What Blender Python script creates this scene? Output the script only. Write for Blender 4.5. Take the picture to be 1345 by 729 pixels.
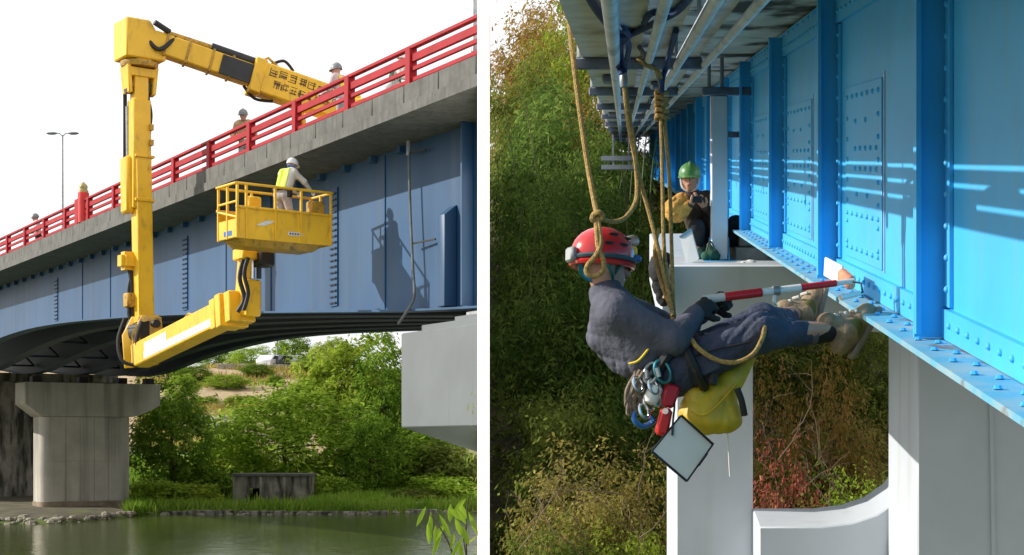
import bpy, bmesh, math, random
import numpy as np
from mathutils import Vector, Matrix, Quaternion, noise
R = math.radians
random.seed(7); RNG = np.random.default_rng(7)
for o in list(bpy.data.objects): bpy.data.objects.remove(o)
C = bpy.context.scene
COL = C.collection

# ------------------------------------------------------------------ camera, sky, sun, exposure
FP, CX, HY, CZ = 2000.0, 672.5, 580.0, 3.6        # focal length in photo pixels, centre column, horizon row, eye height
cam = bpy.data.cameras.new('camera'); camo = bpy.data.objects.new('camera', cam); COL.objects.link(camo)
cam.sensor_width = 36.0; cam.lens = 36.0*FP/1345.0
cam.shift_y = (HY-364.5)/1345.0
cam.clip_start = 0.05; cam.clip_end = 6000
camo.location = (0, 0, CZ); camo.rotation_euler = (R(90), 0, 0)
C.camera = camo

SUN_EL, SUN_AZ = R(28), R(-85)                     # azimuth measured from +Y towards +X
sdir = Vector((math.sin(SUN_AZ)*math.cos(SUN_EL), math.cos(SUN_AZ)*math.cos(SUN_EL), math.sin(SUN_EL)))
sl = bpy.data.lights.new('sun', 'SUN'); sl.energy = 5.0; sl.angle = R(0.5); sl.color = (1.0, 0.94, 0.84)
so = bpy.data.objects.new('sun', sl); COL.objects.link(so)
so.rotation_mode = 'QUATERNION'; so.rotation_quaternion = sdir.to_track_quat('Z', 'Y')
so.location = (-40, 5, 40)

W = bpy.data.worlds.new('World'); C.world = W; W.use_nodes = True
nt = W.node_tree; nt.nodes.clear()
sky = nt.nodes.new('ShaderNodeTexSky'); sky.sky_type = 'NISHITA'; sky.sun_disc = False
sky.sun_elevation = SUN_EL; sky.sun_rotation = SUN_AZ; sky.air_density = 1.0; sky.dust_density = 2.0
tc = nt.nodes.new('ShaderNodeTexCoord')
nz = nt.nodes.new('ShaderNodeTexNoise'); nz.inputs['Scale'].default_value = 2.2; nz.inputs['Detail'].default_value = 6
mp = nt.nodes.new('ShaderNodeMapping'); mp.inputs['Scale'].default_value = (1, 1, 2.5)
nt.links.new(tc.outputs['Generated'], mp.inputs['Vector']); nt.links.new(mp.outputs[0], nz.inputs['Vector'])
rp = nt.nodes.new('ShaderNodeMapRange'); rp.inputs[1].default_value = 0.30; rp.inputs[2].default_value = 0.62
rp.inputs[3].default_value = 0.62; rp.inputs[4].default_value = 1.0
nt.links.new(nz.outputs['Fac'], rp.inputs[0])
mx = nt.nodes.new('ShaderNodeMix'); mx.data_type = 'RGBA'
mx.inputs['B'].default_value = (9.3, 9.4, 9.6, 1)              # bright thin cloud
nt.links.new(rp.outputs[0], mx.inputs['Factor']); nt.links.new(sky.outputs[0], mx.inputs['A'])
bg = nt.nodes.new('ShaderNodeBackground'); bg.inputs['Strength'].default_value = 0.13
wo = nt.nodes.new('ShaderNodeOutputWorld')
nt.links.new(mx.outputs['Result'], bg.inputs['Color']); nt.links.new(bg.outputs[0], wo.inputs[0])

C.view_settings.view_transform = 'Standard'; C.view_settings.look = 'None'
C.view_settings.exposure = 0.0; C.view_settings.gamma = 1.0
C.cycles.max_bounces = 6; C.cycles.diffuse_bounces = 3; C.cycles.glossy_bounces = 3
C.cycles.transmission_bounces = 4; C.cycles.transparent_max_bounces = 6
C.cycles.use_denoising = True

def at(px, py, Y):
    return Vector(((px-CX)/FP*Y, Y, CZ+(HY-py)/FP*Y))
def BL(s, o, z):                                   # river bridge: s along it to the far left, o across it away from us
    return Vector((-1.99-.5145*s+.8575*o, 28+.8575*s+.5145*o, z))
def BR(q, Y, r):                                   # gorge bridge: it climbs along its length
    return Vector((q+.07225*Y, Y, CZ+r+.1865*Y))
LD, LO = Vector((-.5145, .8575, 0)), Vector((.8575, .5145, 0))
RD = Vector((.07225, 1, .1865)); UP = Vector((0, 0, 1)); XA = Vector((1, 0, 0))
WALL_CO, WALL_NO = Vector((-.47, 25, 0)), Vector((1, .0188, 0))

# ------------------------------------------------------------------ materials
def mat(name, col, rough=.6, metal=0., var=.15, scale=3., bump=0., bscale=40., stretch=(1, 1, 1), col2=None, thr=(.35, .65), spec=.5,
        streak=None, coat=0.):
    m = bpy.data.materials.new(name); m.use_nodes = True; n = m.node_tree; b = n.nodes['Principled BSDF']
    b.inputs['Roughness'].default_value = rough; b.inputs['Metallic'].default_value = metal
    b.inputs['Specular IOR Level'].default_value = spec; b.inputs['Coat Weight'].default_value = coat
    t = n.nodes.new('ShaderNodeTexCoord'); mpn = n.nodes.new('ShaderNodeMapping'); mpn.inputs['Scale'].default_value = stretch
    n.links.new(t.outputs['Object'], mpn.inputs['Vector'])
    nn = n.nodes.new('ShaderNodeTexNoise'); nn.inputs['Scale'].default_value = scale; nn.inputs['Detail'].default_value = 5
    nn.inputs['Roughness'].default_value = .6
    n.links.new(mpn.outputs[0], nn.inputs['Vector'])
    r = n.nodes.new('ShaderNodeValToRGB'); e = r.color_ramp.elements
    e[0].position, e[1].position = thr
    c2 = col2 or tuple(min(1, c*(1+var)) for c in col)
    c1 = col if col2 else tuple(c*(1-var) for c in col)
    e[0].color = (*c1, 1); e[1].color = (*c2, 1)
    n.links.new(nn.outputs['Fac'], r.inputs[0]); src = r.outputs[0]
    if streak:                                     # (colour, stretch, scale, lo, hi): dirt with a shape of its own
        sc_, st_, ss_, lo, hi = streak
        m2 = n.nodes.new('ShaderNodeMapping'); m2.inputs['Scale'].default_value = st_
        n.links.new(t.outputs['Object'], m2.inputs['Vector'])
        n2 = n.nodes.new('ShaderNodeTexNoise'); n2.inputs['Scale'].default_value = ss_; n2.inputs['Detail'].default_value = 6
        n.links.new(m2.outputs[0], n2.inputs['Vector'])
        r2 = n.nodes.new('ShaderNodeMapRange'); r2.inputs[1].default_value = lo; r2.inputs[2].default_value = hi
        n.links.new(n2.outputs['Fac'], r2.inputs[0])
        mm = n.nodes.new('ShaderNodeMix'); mm.data_type = 'RGBA'; mm.inputs['B'].default_value = (*sc_, 1)
        n.links.new(r2.outputs[0], mm.inputs['Factor']); n.links.new(src, mm.inputs['A']); src = mm.outputs['Result']
    n.links.new(src, b.inputs['Base Color'])
    if bump:
        nb = n.nodes.new('ShaderNodeTexNoise'); nb.inputs['Scale'].default_value = bscale; nb.inputs['Detail'].default_value = 4
        n.links.new(mpn.outputs[0], nb.inputs['Vector'])
        bp = n.nodes.new('ShaderNodeBump'); bp.inputs['Strength'].default_value = bump; bp.inputs['Distance'].default_value = .02
        n.links.new(nb.outputs['Fac'], bp.inputs['Height']); n.links.new(bp.outputs[0], b.inputs['Normal'])
    return m

def leafmat(name, cols, trans=.5):
    m = bpy.data.materials.new(name); m.use_nodes = True; n = m.node_tree; n.nodes.clear()
    a = n.nodes.new('ShaderNodeAttribute'); a.attribute_name = 'tint'
    oi = n.nodes.new('ShaderNodeObjectInfo')
    ad = n.nodes.new('ShaderNodeMath'); ad.operation = 'MULTIPLY_ADD'; ad.inputs[1].default_value = .22; 
    n.links.new(oi.outputs['Random'], ad.inputs[0]); n.links.new(a.outputs['Fac'], ad.inputs[2])
    sb = n.nodes.new('ShaderNodeMath'); sb.operation = 'SUBTRACT'; sb.inputs[1].default_value = .11
    n.links.new(ad.outputs[0], sb.inputs[0])
    r = n.nodes.new('ShaderNodeValToRGB'); el = r.color_ramp.elements
    while len(el) < len(cols): el.new(.5)
    for i, c in enumerate(cols):
        el[i].position = i/(len(cols)-1); el[i].color = (*c, 1)
    n.links.new(sb.outputs[0], r.inputs[0])
    d = n.nodes.new('ShaderNodeBsdfDiffuse'); tr = n.nodes.new('ShaderNodeBsdfTranslucent')
    n.links.new(r.outputs[0], d.inputs[0]); n.links.new(r.outputs[0], tr.inputs[0])
    ms = n.nodes.new('ShaderNodeMixShader'); ms.inputs[0].default_value = trans
    n.links.new(d.outputs[0], ms.inputs[1]); n.links.new(tr.outputs[0], ms.inputs[2])
    o = n.nodes.new('ShaderNodeOutputMaterial'); n.links.new(ms.outputs[0], o.inputs[0])
    return m

M = {}
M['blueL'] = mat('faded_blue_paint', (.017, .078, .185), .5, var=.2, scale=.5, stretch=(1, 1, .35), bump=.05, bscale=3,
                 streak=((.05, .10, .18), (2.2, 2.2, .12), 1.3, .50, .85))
M['blueR'] = mat('bright_blue_paint', (.070, .48, .92), .42, var=.07, scale=1.2, bump=.03, bscale=6, spec=.25,
                 streak=((.14, .42, .64), (4, 4, .35), 2.2, .54, .9))
M['blueRflange'] = mat('worn_blue_paint', (.13, .42, .60), .55, scale=4, col2=(.40, .47, .47), thr=(.42, .72), streak=((.22, .12, .07), (2, 1, 2), 3.5, .60, .70))
M['dkblue'] = mat('shade_and_bolt_dark_blue', (.02, .04, .08), .5)  # blue paint with under-deck shade put into the colour; bolts use it too
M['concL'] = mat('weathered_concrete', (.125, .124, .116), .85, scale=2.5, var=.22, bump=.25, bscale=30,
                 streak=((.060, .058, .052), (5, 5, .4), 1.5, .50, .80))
M['concP'] = mat('pier_concrete', (.47, .44, .38), .85, scale=.8, var=.12, bump=.2, bscale=20,
                 streak=((.22, .20, .17), (1.6, 1.6, .1), 1.2, .48, .80))
M['pierfoot'] = mat('river_stained_concrete', (.27, .21, .15), .9, scale=2, var=.25, bump=.3)
M['soffit'] = mat('stained_soffit_concrete', (.50, .49, .45), .9, scale=1.8, var=.2, bump=.8, bscale=9,
                  streak=((.045, .035, .025), (1, .6, 1), 2.2, .50, .62))
M['red'] = mat('red_rail_paint', (.36, .012, .020), .55, var=.15, scale=2, spec=.2, streak=((.25, .03, .03), (3, 3, 1), 3, .55, .9))
M['redbright'] = mat('vermilion_paint', (.70, .03, .025), .4)
M['bronze'] = mat('weathered_bronze', (.40, .32, .12), .45, .3)
M['yel'] = mat('yellow_machine_paint', (.86, .49, .018), .45, var=.08, scale=1.5, coat=.1, bump=.02, bscale=4,
               streak=((.34, .19, .03), (2.5, 2.5, 1), 2.6, .55, .90))
M['yeldk'] = mat('worn_yellow_paint', (.50, .28, .025), .5, streak=((.08, .055, .03), (2, 2, 2), 5, .5, .75))
M['black'] = mat('black_rubber', (.015, .015, .016), .6)
M['blackmetal'] = mat('greasy_dark_steel', (.035, .034, .035), .45, .4)
M['steel'] = mat('galvanised_steel', (.36, .37, .38), .45, .6, var=.2, scale=8)
M['chrome'] = mat('polished_rod', (.6, .6, .62), .2, 1.)
M['tray'] = mat('grey_conduit', (.56, .59, .64), .5, .1, var=.15, scale=6, streak=((.16, .15, .13), (3, .6, 3), 2, .55, .8))
M['channel'] = mat('dull_channel_steel', (.13, .15, .20), .6, .2, var=.3, scale=7)
M['white'] = mat('white_wall_paint', (.86, .86, .85), .8, var=.02)
M['whiteP'] = mat('white_steel_paint', (.57, .61, .67), .5, var=.05, scale=1.2, streak=((.42, .42, .40), (2, 2, .14), 1.6, .56, .92))
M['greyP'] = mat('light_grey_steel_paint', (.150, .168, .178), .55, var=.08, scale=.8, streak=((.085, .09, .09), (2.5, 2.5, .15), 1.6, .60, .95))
M['wht'] = mat('white_plastic', (.8, .8, .78), .4, var=.04)
M['decal'] = mat('white_decal', (.72, .74, .74), .4, var=.1, scale=5)
M['ink'] = mat('dark_lettering', (.09, .05, .015), .6)
M['rope'] = mat('tan_rope', (.42, .27, .085), .8, scale=60, var=.35, bump=.6, bscale=160)
M['ropeblue'] = mat('blue_sling_webbing', (.02, .045, .14), .8, scale=40, var=.4, bump=.4, bscale=120)
M['jacket'] = mat('charcoal_jacket_cloth', (.085, .088, .125), .85, var=.22, scale=6, bump=.7, bscale=22)
M['trouser'] = mat('navy_trouser_cloth', (.046, .056, .098), .85, var=.25, scale=8, bump=.9, bscale=24)
M['skin'] = mat('skin', (.48, .25, .17), .55, var=.08, scale=10)
M['hred'] = mat('red_helmet_shell', (.62, .02, .025), .28, var=.05, coat=.5)
M['hwhite'] = mat('white_helmet_shell', (.8, .8, .8), .3, var=.03, coat=.3)
M['hgrey'] = mat('grey_helmet_shell', (.20, .21, .22), .4)
M['hgreen'] = mat('green_helmet_shell', (.10, .26, .07), .35, coat=.3)
M['glove'] = mat('dark_work_glove', (.02, .02, .024), .8, bump=.3)
M['glovew'] = mat('white_work_glove', (.6, .58, .54), .8)
M['shirt'] = mat('pale_work_shirt', (.62, .60, .55), .85, var=.1, scale=8, bump=.3, bscale=25)
M['shirtp'] = mat('pale_pink_shirt', (.62, .46, .45), .85, var=.12, scale=8)
M['shirto'] = mat('tan_work_shirt', (.50, .33, .18), .85, var=.15, scale=8)
M['vest'] = mat('lime_safety_vest', (.55, .78, .02), .6, var=.05)
M['vesty'] = mat('yellow_safety_vest', (.85, .62, .03), .6, var=.05)
M['tgrey'] = mat('pale_grey_trousers', (.40, .38, .40), .85, var=.12, scale=8, bump=.3, bscale=25)
M['tdk'] = mat('black_trousers', (.016, .016, .02), .85, var=.3, scale=8, bump=.4, bscale=20)
M['boot'] = mat('worn_tan_boot', (.38, .28, .17), .8, scale=14, col2=(.20, .15, .10), bump=.4, bscale=40)
M['bootg'] = mat('olive_boot_panel', (.13, .14, .035), .8)
M['sole'] = mat('grey_boot_sole', (.22, .20, .18), .8, bump=.4)
M['sock'] = mat('black_sock', (.012, .012, .014), .9)
M['bag'] = mat('yellow_tarpaulin', (.58, .42, .03), .5, var=.2, scale=5, bump=.4, bscale=10)
M['tanbag'] = mat('golden_fleece', (.62, .33, .07), .9, var=.35, scale=14, bump=.8, bscale=30)
M['greentarp'] = mat('dark_green_cloth', (.02, .09, .05), .8)
M['board'] = mat('pale_clipboard_sheet', (.74, .78, .79), .5, var=.04)
M['poler'] = mat('red_pole_band', (.60, .02, .03), .35)
M['orange'] = mat('orange_pad', (.75, .28, .16), .7, var=.2, scale=10)
M['cyan'] = mat('anodised_teal', (.05, .22, .26), .35, .7)
M['brtred'] = mat('red_anodised', (.65, .03, .03), .35, .2)
M['blu'] = mat('blue_anodised', (.03, .15, .45), .35, .4)
M['bark'] = mat('bark', (.085, .062, .042), .9, scale=6, var=.35, bump=.6, bscale=18)
M['stone'] = mat('pale_stone', (.30, .27, .21), .9, scale=1.5, var=.25, bump=.5, bscale=6)
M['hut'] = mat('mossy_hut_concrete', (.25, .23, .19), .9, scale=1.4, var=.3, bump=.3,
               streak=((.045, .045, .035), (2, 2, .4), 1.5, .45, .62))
M['hutdk'] = mat('dark_roof_slab', (.09, .088, .075), .9, var=.3)
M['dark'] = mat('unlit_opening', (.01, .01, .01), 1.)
M['glass'] = mat('dark_car_glass', (.02, .025, .03), .1)
M['carw'] = mat('white_car_paint', (.75, .75, .75), .3, coat=.5)
M['carb'] = mat('black_car_paint', (.025, .027, .035), .3, coat=.5)
M['cars'] = mat('silver_car_paint', (.30, .31, .33), .3, .5, coat=.5)
M['leafA'] = leafmat('deep_green_leaves', [(.055, .12, .014), (.15, .26, .030), (.30, .43, .055)])
M['leafB'] = leafmat('fresh_green_leaves', [(.13, .22, .020), (.28, .42, .045), (.45, .57, .10)])
M['leafC'] = leafmat('yellow_green_leaves', [(.14, .21, .020), (.30, .40, .045), (.46, .52, .09)])
M['leafD'] = leafmat('bamboo_leaves', [(.040, .085, .018), (.115, .195, .040), (.30, .38, .085)])
M['leafE'] = leafmat('autumn_leaves', [(.17, .13, .03), (.36, .24, .06), (.50, .28, .13)])
M['leafF'] = leafmat('straw_leaves', [(.14, .12, .035), (.32, .27, .075), (.50, .42, .13)])
M['leafG'] = leafmat('reddening_leaves', [(0.208, 0.065, 0.046), (0.390, 0.117, 0.078), (0.520, 0.221, 0.143)], .3)
M['leafH'] = leafmat('olive_leaves', [(.060, .085, .018), (.16, .205, .040), (.33, .36, .085)])
M['grass'] = leafmat('bank_grass', [(0.088, 0.157, 0.021), (0.194, 0.351, 0.039), (0.386, 0.439, 0.088)], .3)

# ------------------------------------------------------------------ mesh helpers
class MB:
    def __init__(self): self.v = []; self.f = []
    def add(self, vs, fs):
        b = len(self.v); self.v += [tuple(p) for p in vs]; self.f += [tuple(i+b for i in f) for f in fs]; return self
    def hexa(self, p):                             # 4 lower then 4 upper points, same winding
        return self.add(p, [(3, 2, 1, 0), (4, 5, 6, 7), (0, 1, 5, 4), (1, 2, 6, 5), (2, 3, 7, 6), (3, 0, 4, 7)])
    def box(self, c, s, ax=None):
        c = Vector(c); X, Y, Z = ax or (XA, Vector((0, 1, 0)), UP); a, b, d = s[0]/2, s[1]/2, s[2]/2
        return self.hexa([c+X*i*a+Y*j*b+Z*k*d for k in (-1, 1) for i, j in ((-1, -1), (1, -1), (1, 1), (-1, 1))])
    def beam(self, p0, p1, w, h, up=UP, w1=None, h1=None):
        p0, p1 = Vector(p0), Vector(p1); d = (p1-p0).normalized(); x = d.cross(up)
        if x.length < 1e-4: x = d.cross(XA)
        x.normalize(); y = x.cross(d); w1 = w if w1 is None else w1; h1 = h if h1 is None else h1
        q = lambda p, w, h: [p-x*w/2-y*h/2, p+x*w/2-y*h/2, p+x*w/2+y*h/2, p-x*w/2+y*h/2]
        return self.hexa(q(p0, w, h)+q(p1, w1, h1))
    def prism(self, poly, vec):
        n = len(poly); vec = Vector(vec); P = [Vector(p) for p in poly]
        return self.add(P+[p+vec for p in P], [tuple(range(n))[::-1], tuple(range(n, 2*n))]+[(i, (i+1) % n, n+(i+1) % n, n+i) for i in range(n)])
    def tube(self, pts, r, n=8, closed=False, caps=True):
        P = [Vector(p) for p in pts]; m = len(P); rs = r if isinstance(r, (list, tuple)) else [r]*m
        vs, prev = [], None
        for i in range(m):
            if closed: t = P[(i+1) % m]-P[i-1]
            else: t = P[min(i+1, m-1)]-P[max(i-1, 0)]
            t.normalize()
            if prev is None:
                a = t.cross(UP)
                if a.length < .05: a = t.cross(XA)
            else: a = prev-t*prev.dot(t)
            a.normalize(); prev = a; b = t.cross(a)
            vs += [P[i]+(a*math.cos(k*2*math.pi/n)+b*math.sin(k*2*math.pi/n))*rs[i] for k in range(n)]
        fs = []
        for i in range(m if closed else m-1):
            j = (i+1) % m
            fs += [(i*n+k, i*n+(k+1) % n, j*n+(k+1) % n, j*n+k) for k in range(n)]
        if caps and not closed: fs += [tuple(range(n))[::-1], tuple((m-1)*n+k for k in range(n))]
        return self.add(vs, fs)
    def lathe(self, base, prof, ax=UP, n=16):       # prof: (height, radius)
        base, ax = Vector(base), Vector(ax).normalized()
        return self.tube([base+ax*h for h, _ in prof], [max(r, 1e-4) for _, r in prof], n)
    def ell(self, c, r, ax=None, n=12, m=8, lo=-1.0):
        c = Vector(c); X, Y, Z = ax or (XA, Vector((0, 1, 0)), UP); vs = []; a0 = math.asin(lo)
        for i in range(m+1):
            a = a0+(math.pi/2-a0)*i/m
            for k in range(n):
                t = 2*math.pi*k/n
                vs.append(c+X*r[0]*math.cos(a)*math.cos(t)+Y*r[1]*math.cos(a)*math.sin(t)+Z*r[2]*math.sin(a))
        fs = [(i*n+k, i*n+(k+1) % n, (i+1)*n+(k+1) % n, (i+1)*n+k) for i in range(m) for k in range(n)]
        if lo > -1: fs.append(tuple(range(n))[::-1])
        return self.add(vs, fs)
    def mesh(self, name, m, bevel=0, clip=False, sharp=38, seg=1):
        me = bpy.data.meshes.new(name); bm = bmesh.new()
        vv = [bm.verts.new(p) for p in self.v]
        for f in self.f:
            try: bm.faces.new([vv[i] for i in f])
            except ValueError: pass
        bmesh.ops.remove_doubles(bm, verts=bm.verts, dist=1e-6)
        bmesh.ops.recalc_face_normals(bm, faces=bm.faces)
        if bevel:
            es = [e for e in bm.edges if len(e.link_faces) == 2 and e.calc_face_angle(0) > .6]
            bmesh.ops.bevel(bm, geom=es, offset=bevel, segments=seg, affect='EDGES', clamp_overlap=True)
        if clip:
            bmesh.ops.bisect_plane(bm, geom=bm.verts[:]+bm.edges[:]+bm.faces[:], plane_co=WALL_CO, plane_no=WALL_NO, clear_outer=True)
        bm.to_mesh(me); bm.free()
        for p in me.polygons: p.use_smooth = True
        me.set_sharp_from_angle(angle=R(sharp))
        if m: me.materials.append(m)
        return me
    def build(self, name, m, parent=None, bevel=0, clip=False, sharp=38, seg=1):
        return link(name, self.mesh(name, m, bevel, clip, sharp, seg), parent)

def link(name, me, parent=None, loc=None):
    o = bpy.data.objects.new(name, me); COL.objects.link(o)
    if parent is not None:
        o.parent = parent
        if parent.type == 'EMPTY' and loc is None: o.matrix_parent_inverse = Matrix.Translation(-Vector(parent.location))
    if loc is not None: o.location = loc
    return o
def tag(o, label=None, cat=None, group=None, kind=None):
    for k, v in (('label', label), ('category', cat), ('group', group), ('kind', kind)):
        if v: o[k] = v
    return o
def thing(name, loc, label, cat, group=None):
    o = bpy.data.objects.new(name, None); COL.objects.link(o); o.location = loc; o.empty_display_size = .2
    return tag(o, label, cat, group)
def copy_tree(o, parent=None):
    c = o.copy(); COL.objects.link(c); c.parent = parent
    if parent is not None: c.matrix_parent_inverse = o.matrix_parent_inverse.copy()
    for ch in o.children: copy_tree(ch, c)
    return c
def smooth(pts, n=6, closed=False):                # Catmull-Rom through points
    P = [Vector(p) for p in pts]; m = len(P); out = []
    for i in range(m if closed else m-1):
        g = (lambda k: P[k % m]) if closed else (lambda k: P[min(max(k, 0), m-1)])
        a, b, c, d = g(i-1), g(i), g(i+1), g(i+2)
        for k in range(n):
            t = k/n
            out.append(.5*((2*b)+(c-a)*t+(2*a-5*b+4*c-d)*t*t+(3*b-a-3*c+d)*t**3))
    if not closed: out.append(P[-1])
    return out
def quadmesh(name, V, tint, m):                    # V: (n,4,3) leaf quads
    n = len(V); me = bpy.data.meshes.new(name)
    me.vertices.add(4*n); me.vertices.foreach_set('co', np.asarray(V, np.float32).ravel())
    me.loops.add(4*n); me.loops.foreach_set('vertex_index', np.arange(4*n, dtype=np.int32))
    me.polygons.add(n); me.polygons.foreach_set('loop_start', np.arange(0, 4*n, 4, dtype=np.int32))
    a = me.attributes.new('tint', 'FLOAT', 'FACE'); a.data.foreach_set('value', np.clip(tint, 0, 1).astype(np.float32))
    me.update(); me.validate()
    if m: me.materials.append(m)
    return me

# ------------------------------------------------------------------ smooth bodies: distance field + surface nets
def sd_cap(P, a, b, r0, r1):
    a, b = np.array(a, float), np.array(b, float); ba = b-a; L = max(ba@ba, 1e-9)
    t = np.clip(((P-a)@ba)/L, 0, 1); return np.linalg.norm(P-a-t[..., None]*ba, axis=-1)-(r0+(r1-r0)*t)
def sd_ell(P, c, r, ax):
    Q = (P-np.array(c, float))@np.array([list(x) for x in ax], float).T/np.array(r, float)
    k = np.linalg.norm(Q, axis=-1); return (k-1)*min(r)*(.6+.4*np.mean(r)/min(r))
def blob(prims, res=.012, k=.03, wrinkle=0., wf=18., seed=0):
    pts = []
    for p in prims:
        if p[0] == 'c': pts += [np.array(p[1])-p[3], np.array(p[1])+p[3], np.array(p[2])-p[4], np.array(p[2])+p[4]]
        else: pts += [np.array(p[1])-max(p[2]), np.array(p[1])+max(p[2])]
    pts = np.array(pts, float); lo = pts.min(0)-3*res-k; hi = pts.max(0)+3*res+k
    n = np.ceil((hi-lo)/res).astype(int)+1
    g = np.stack(np.meshgrid(*[lo[i]+res*np.arange(n[i]) for i in range(3)], indexing='ij'), -1)
    d = None
    for p in prims:
        e = sd_cap(g, *p[1:5]) if p[0] == 'c' else sd_ell(g, *p[1:4])
        if d is None: d = e
        else:
            h = np.clip(.5+.5*(e-d)/k, 0, 1); d = e*(1-h)+d*h-k*h*(1-h)
    if wrinkle:
        r = np.random.default_rng(seed); w = 0
        for i in range(4):                         # sharp narrow creases, broken up along their length
            v = r.normal(size=3); v /= np.linalg.norm(v); ph = r.uniform(0, 6); v2 = r.normal(size=3)
            a = (g@v)*wf*(.8+.4*i)+ph+2.2*np.sin(g@v2*8+ph)
            msk = np.clip(.5+.9*np.sin(g@(v2*5.0)+ph*2), 0, 1)
            w = w+msk*((1-np.abs(np.sin(a)))**2.5-.15)
        d = d+wrinkle*w*1.6
    s = d < 0; nx, ny, nz = d.shape
    acc = np.zeros((nx-1, ny-1, nz-1, 3)); cnt = np.zeros((nx-1, ny-1, nz-1))
    offs = [(i, j, l) for i in (0, 1) for j in (0, 1) for l in (0, 1)]
    sub = lambda A, o: A[o[0]:o[0]+nx-1, o[1]:o[1]+ny-1, o[2]:o[2]+nz-1]
    for a in offs:
        for ax in range(3):
            if a[ax]: continue
            b = list(a); b[ax] = 1
            da, db = sub(d, a), sub(d, b); m = (da < 0) != (db < 0)
            t = np.where(m, da/np.where(m, da-db, 1), 0)
            p = np.zeros(acc.shape); p += np.array(a, float); p[..., ax] += t
            acc += p*m[..., None]; cnt += m
    act = cnt > 0; idx = -np.ones(act.shape, int); idx[act] = np.arange(act.sum())
    ijk = np.argwhere(act); V = lo+res*(ijk+acc[act]/cnt[act][:, None])
    F = []
    for ax in range(3):
        u, w = [(1, 2), (2, 0), (0, 1)][ax]
        A = [slice(None)]*3; B = [slice(None)]*3; A[ax] = slice(0, -1); B[ax] = slice(1, None)
        e = np.argwhere(s[tuple(A)] != s[tuple(B)])
        e = e[(e[:, u] > 0) & (e[:, w] > 0) & (e[:, u] < d.shape[u]-1) & (e[:, w] < d.shape[w]-1)]
        q = []
        for du, dw in ((0, 0), (-1, 0), (-1, -1), (0, -1)):
            c = e.copy(); c[:, u] += du; c[:, w] += dw; q.append(idx[c[:, 0], c[:, 1], c[:, 2]])
        q = np.stack(q, 1); fl = s[tuple(e.T)]; q[~fl] = q[~fl][:, ::-1]; F.append(q)
    return V, np.concatenate(F)
def soft(name, prims, m, parent, res=.012, k=.03, wrinkle=0., wf=18., seed=0, clip=None):
    V, F = blob(prims, res, k, wrinkle, wf, seed)
    me = bpy.data.meshes.new(name); me.from_pydata(V.tolist(), [], F.tolist())
    for p in me.polygons: p.use_smooth = True
    me.materials.append(m); me.update()
    return link(name, me, parent)
# ------------------------------------------------------------------ the setting: water, ground, dividing wall
def nz2(x, y, s, seed=0): return noise.noise(Vector((x*s+seed*17.3, y*s, seed*5.1)))
def sstep(a, b, x):
    t = min(1, max(0, (x-a)/(b-a))); return t*t*(3-2*t)
def wallx(Y): return -.47-.0188*(Y-25)
def shore(X): return 66.5+8.5*sstep(-20.5, -16.5, X)+2.5*sstep(-9, -3, X)+.7*nz2(X, 0, .35)
def zL(X, Y):
    d = Y-shore(X)
    if d < 0: return -1.3*min(1, -d/4)
    z = .12*min(1, d/.6)+.026*min(d, 24)+.165*max(0, min(d, 84)-24)+.04*max(0, min(d, 400)-84)
    return z+(.12*nz2(X, Y, .3)+.5*nz2(X, Y, .06, 2)*sstep(8, 40, d))*min(1, d/3)
def zR(X, Y):
    return -1.3+.34*max(0, min(Y, 75)-18.5)+.10*max(0, min(Y, 300)-75)+.35*nz2(X, Y, .18, 4)*sstep(17, 24, Y)
def terrain(name, zf, side, ys, ws, m):
    vs, fs = [], []
    for Y in ys:
        for w in ws:
            X = wallx(Y)+side*w; vs.append((X, Y, zf(X, Y)))
    n = len(ws)
    for i in range(len(ys)-1):
        for j in range(n-1):
            q = (i*n+j, i*n+j+1, (i+1)*n+j+1, (i+1)*n+j); fs.append(q if side > 0 else q[::-1])
    me = bpy.data.meshes.new(name); me.from_pydata(vs, [], fs)
    for p in me.polygons: p.use_smooth = True
    me.materials.append(m)
    return tag(link(name, me), kind='structure')
def groundmat():
    m = mat('bank_ground', (.07, .12, .02), .95, scale=.5, col2=(.16, .20, .04), bump=.6, bscale=6)
    n = m.node_tree; b = n.nodes['Principled BSDF']; src = b.inputs['Base Color'].links[0].from_socket
    t = n.nodes.new('ShaderNodeTexCoord'); sx = n.nodes.new('ShaderNodeSeparateXYZ'); n.links.new(t.outputs['Object'], sx.inputs[0])
    nn = n.nodes.new('ShaderNodeTexNoise'); nn.inputs['Scale'].default_value = .16; nn.inputs['Detail'].default_value = 6
    n.links.new(t.outputs['Object'], nn.inputs['Vector'])
    a = n.nodes.new('ShaderNodeMath'); a.operation = 'MULTIPLY_ADD'; a.inputs[1].default_value = 6.0
    n.links.new(nn.outputs['Fac'], a.inputs[0]); n.links.new(sx.outputs[2], a.inputs[2])
    r = n.nodes.new('ShaderNodeMapRange'); r.inputs[1].default_value = 5.2; r.inputs[2].default_value = 6.6
    n.links.new(a.outputs[0], r.inputs[0])
    n3 = n.nodes.new('ShaderNodeTexNoise'); n3.inputs['Scale'].default_value = 1.3; n.links.new(t.outputs['Object'], n3.inputs['Vector'])
    rr = n.nodes.new('ShaderNodeValToRGB'); rr.color_ramp.elements[0].color = (.30, .20, .11, 1); rr.color_ramp.elements[1].color = (.44, .34, .20, 1)
    rr.color_ramp.elements[0].position = .35; rr.color_ramp.elements[1].position = .65
    n.links.new(n3.outputs['Fac'], rr.inputs[0])
    mm = n.nodes.new('ShaderNodeMix'); mm.data_type = 'RGBA'
    n.links.new(r.outputs[0], mm.inputs['Factor']); n.links.new(src, mm.inputs['A']); n.links.new(rr.outputs[0], mm.inputs['B'])
    n.links.new(mm.outputs['Result'], b.inputs['Base Color'])
    return m
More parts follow.
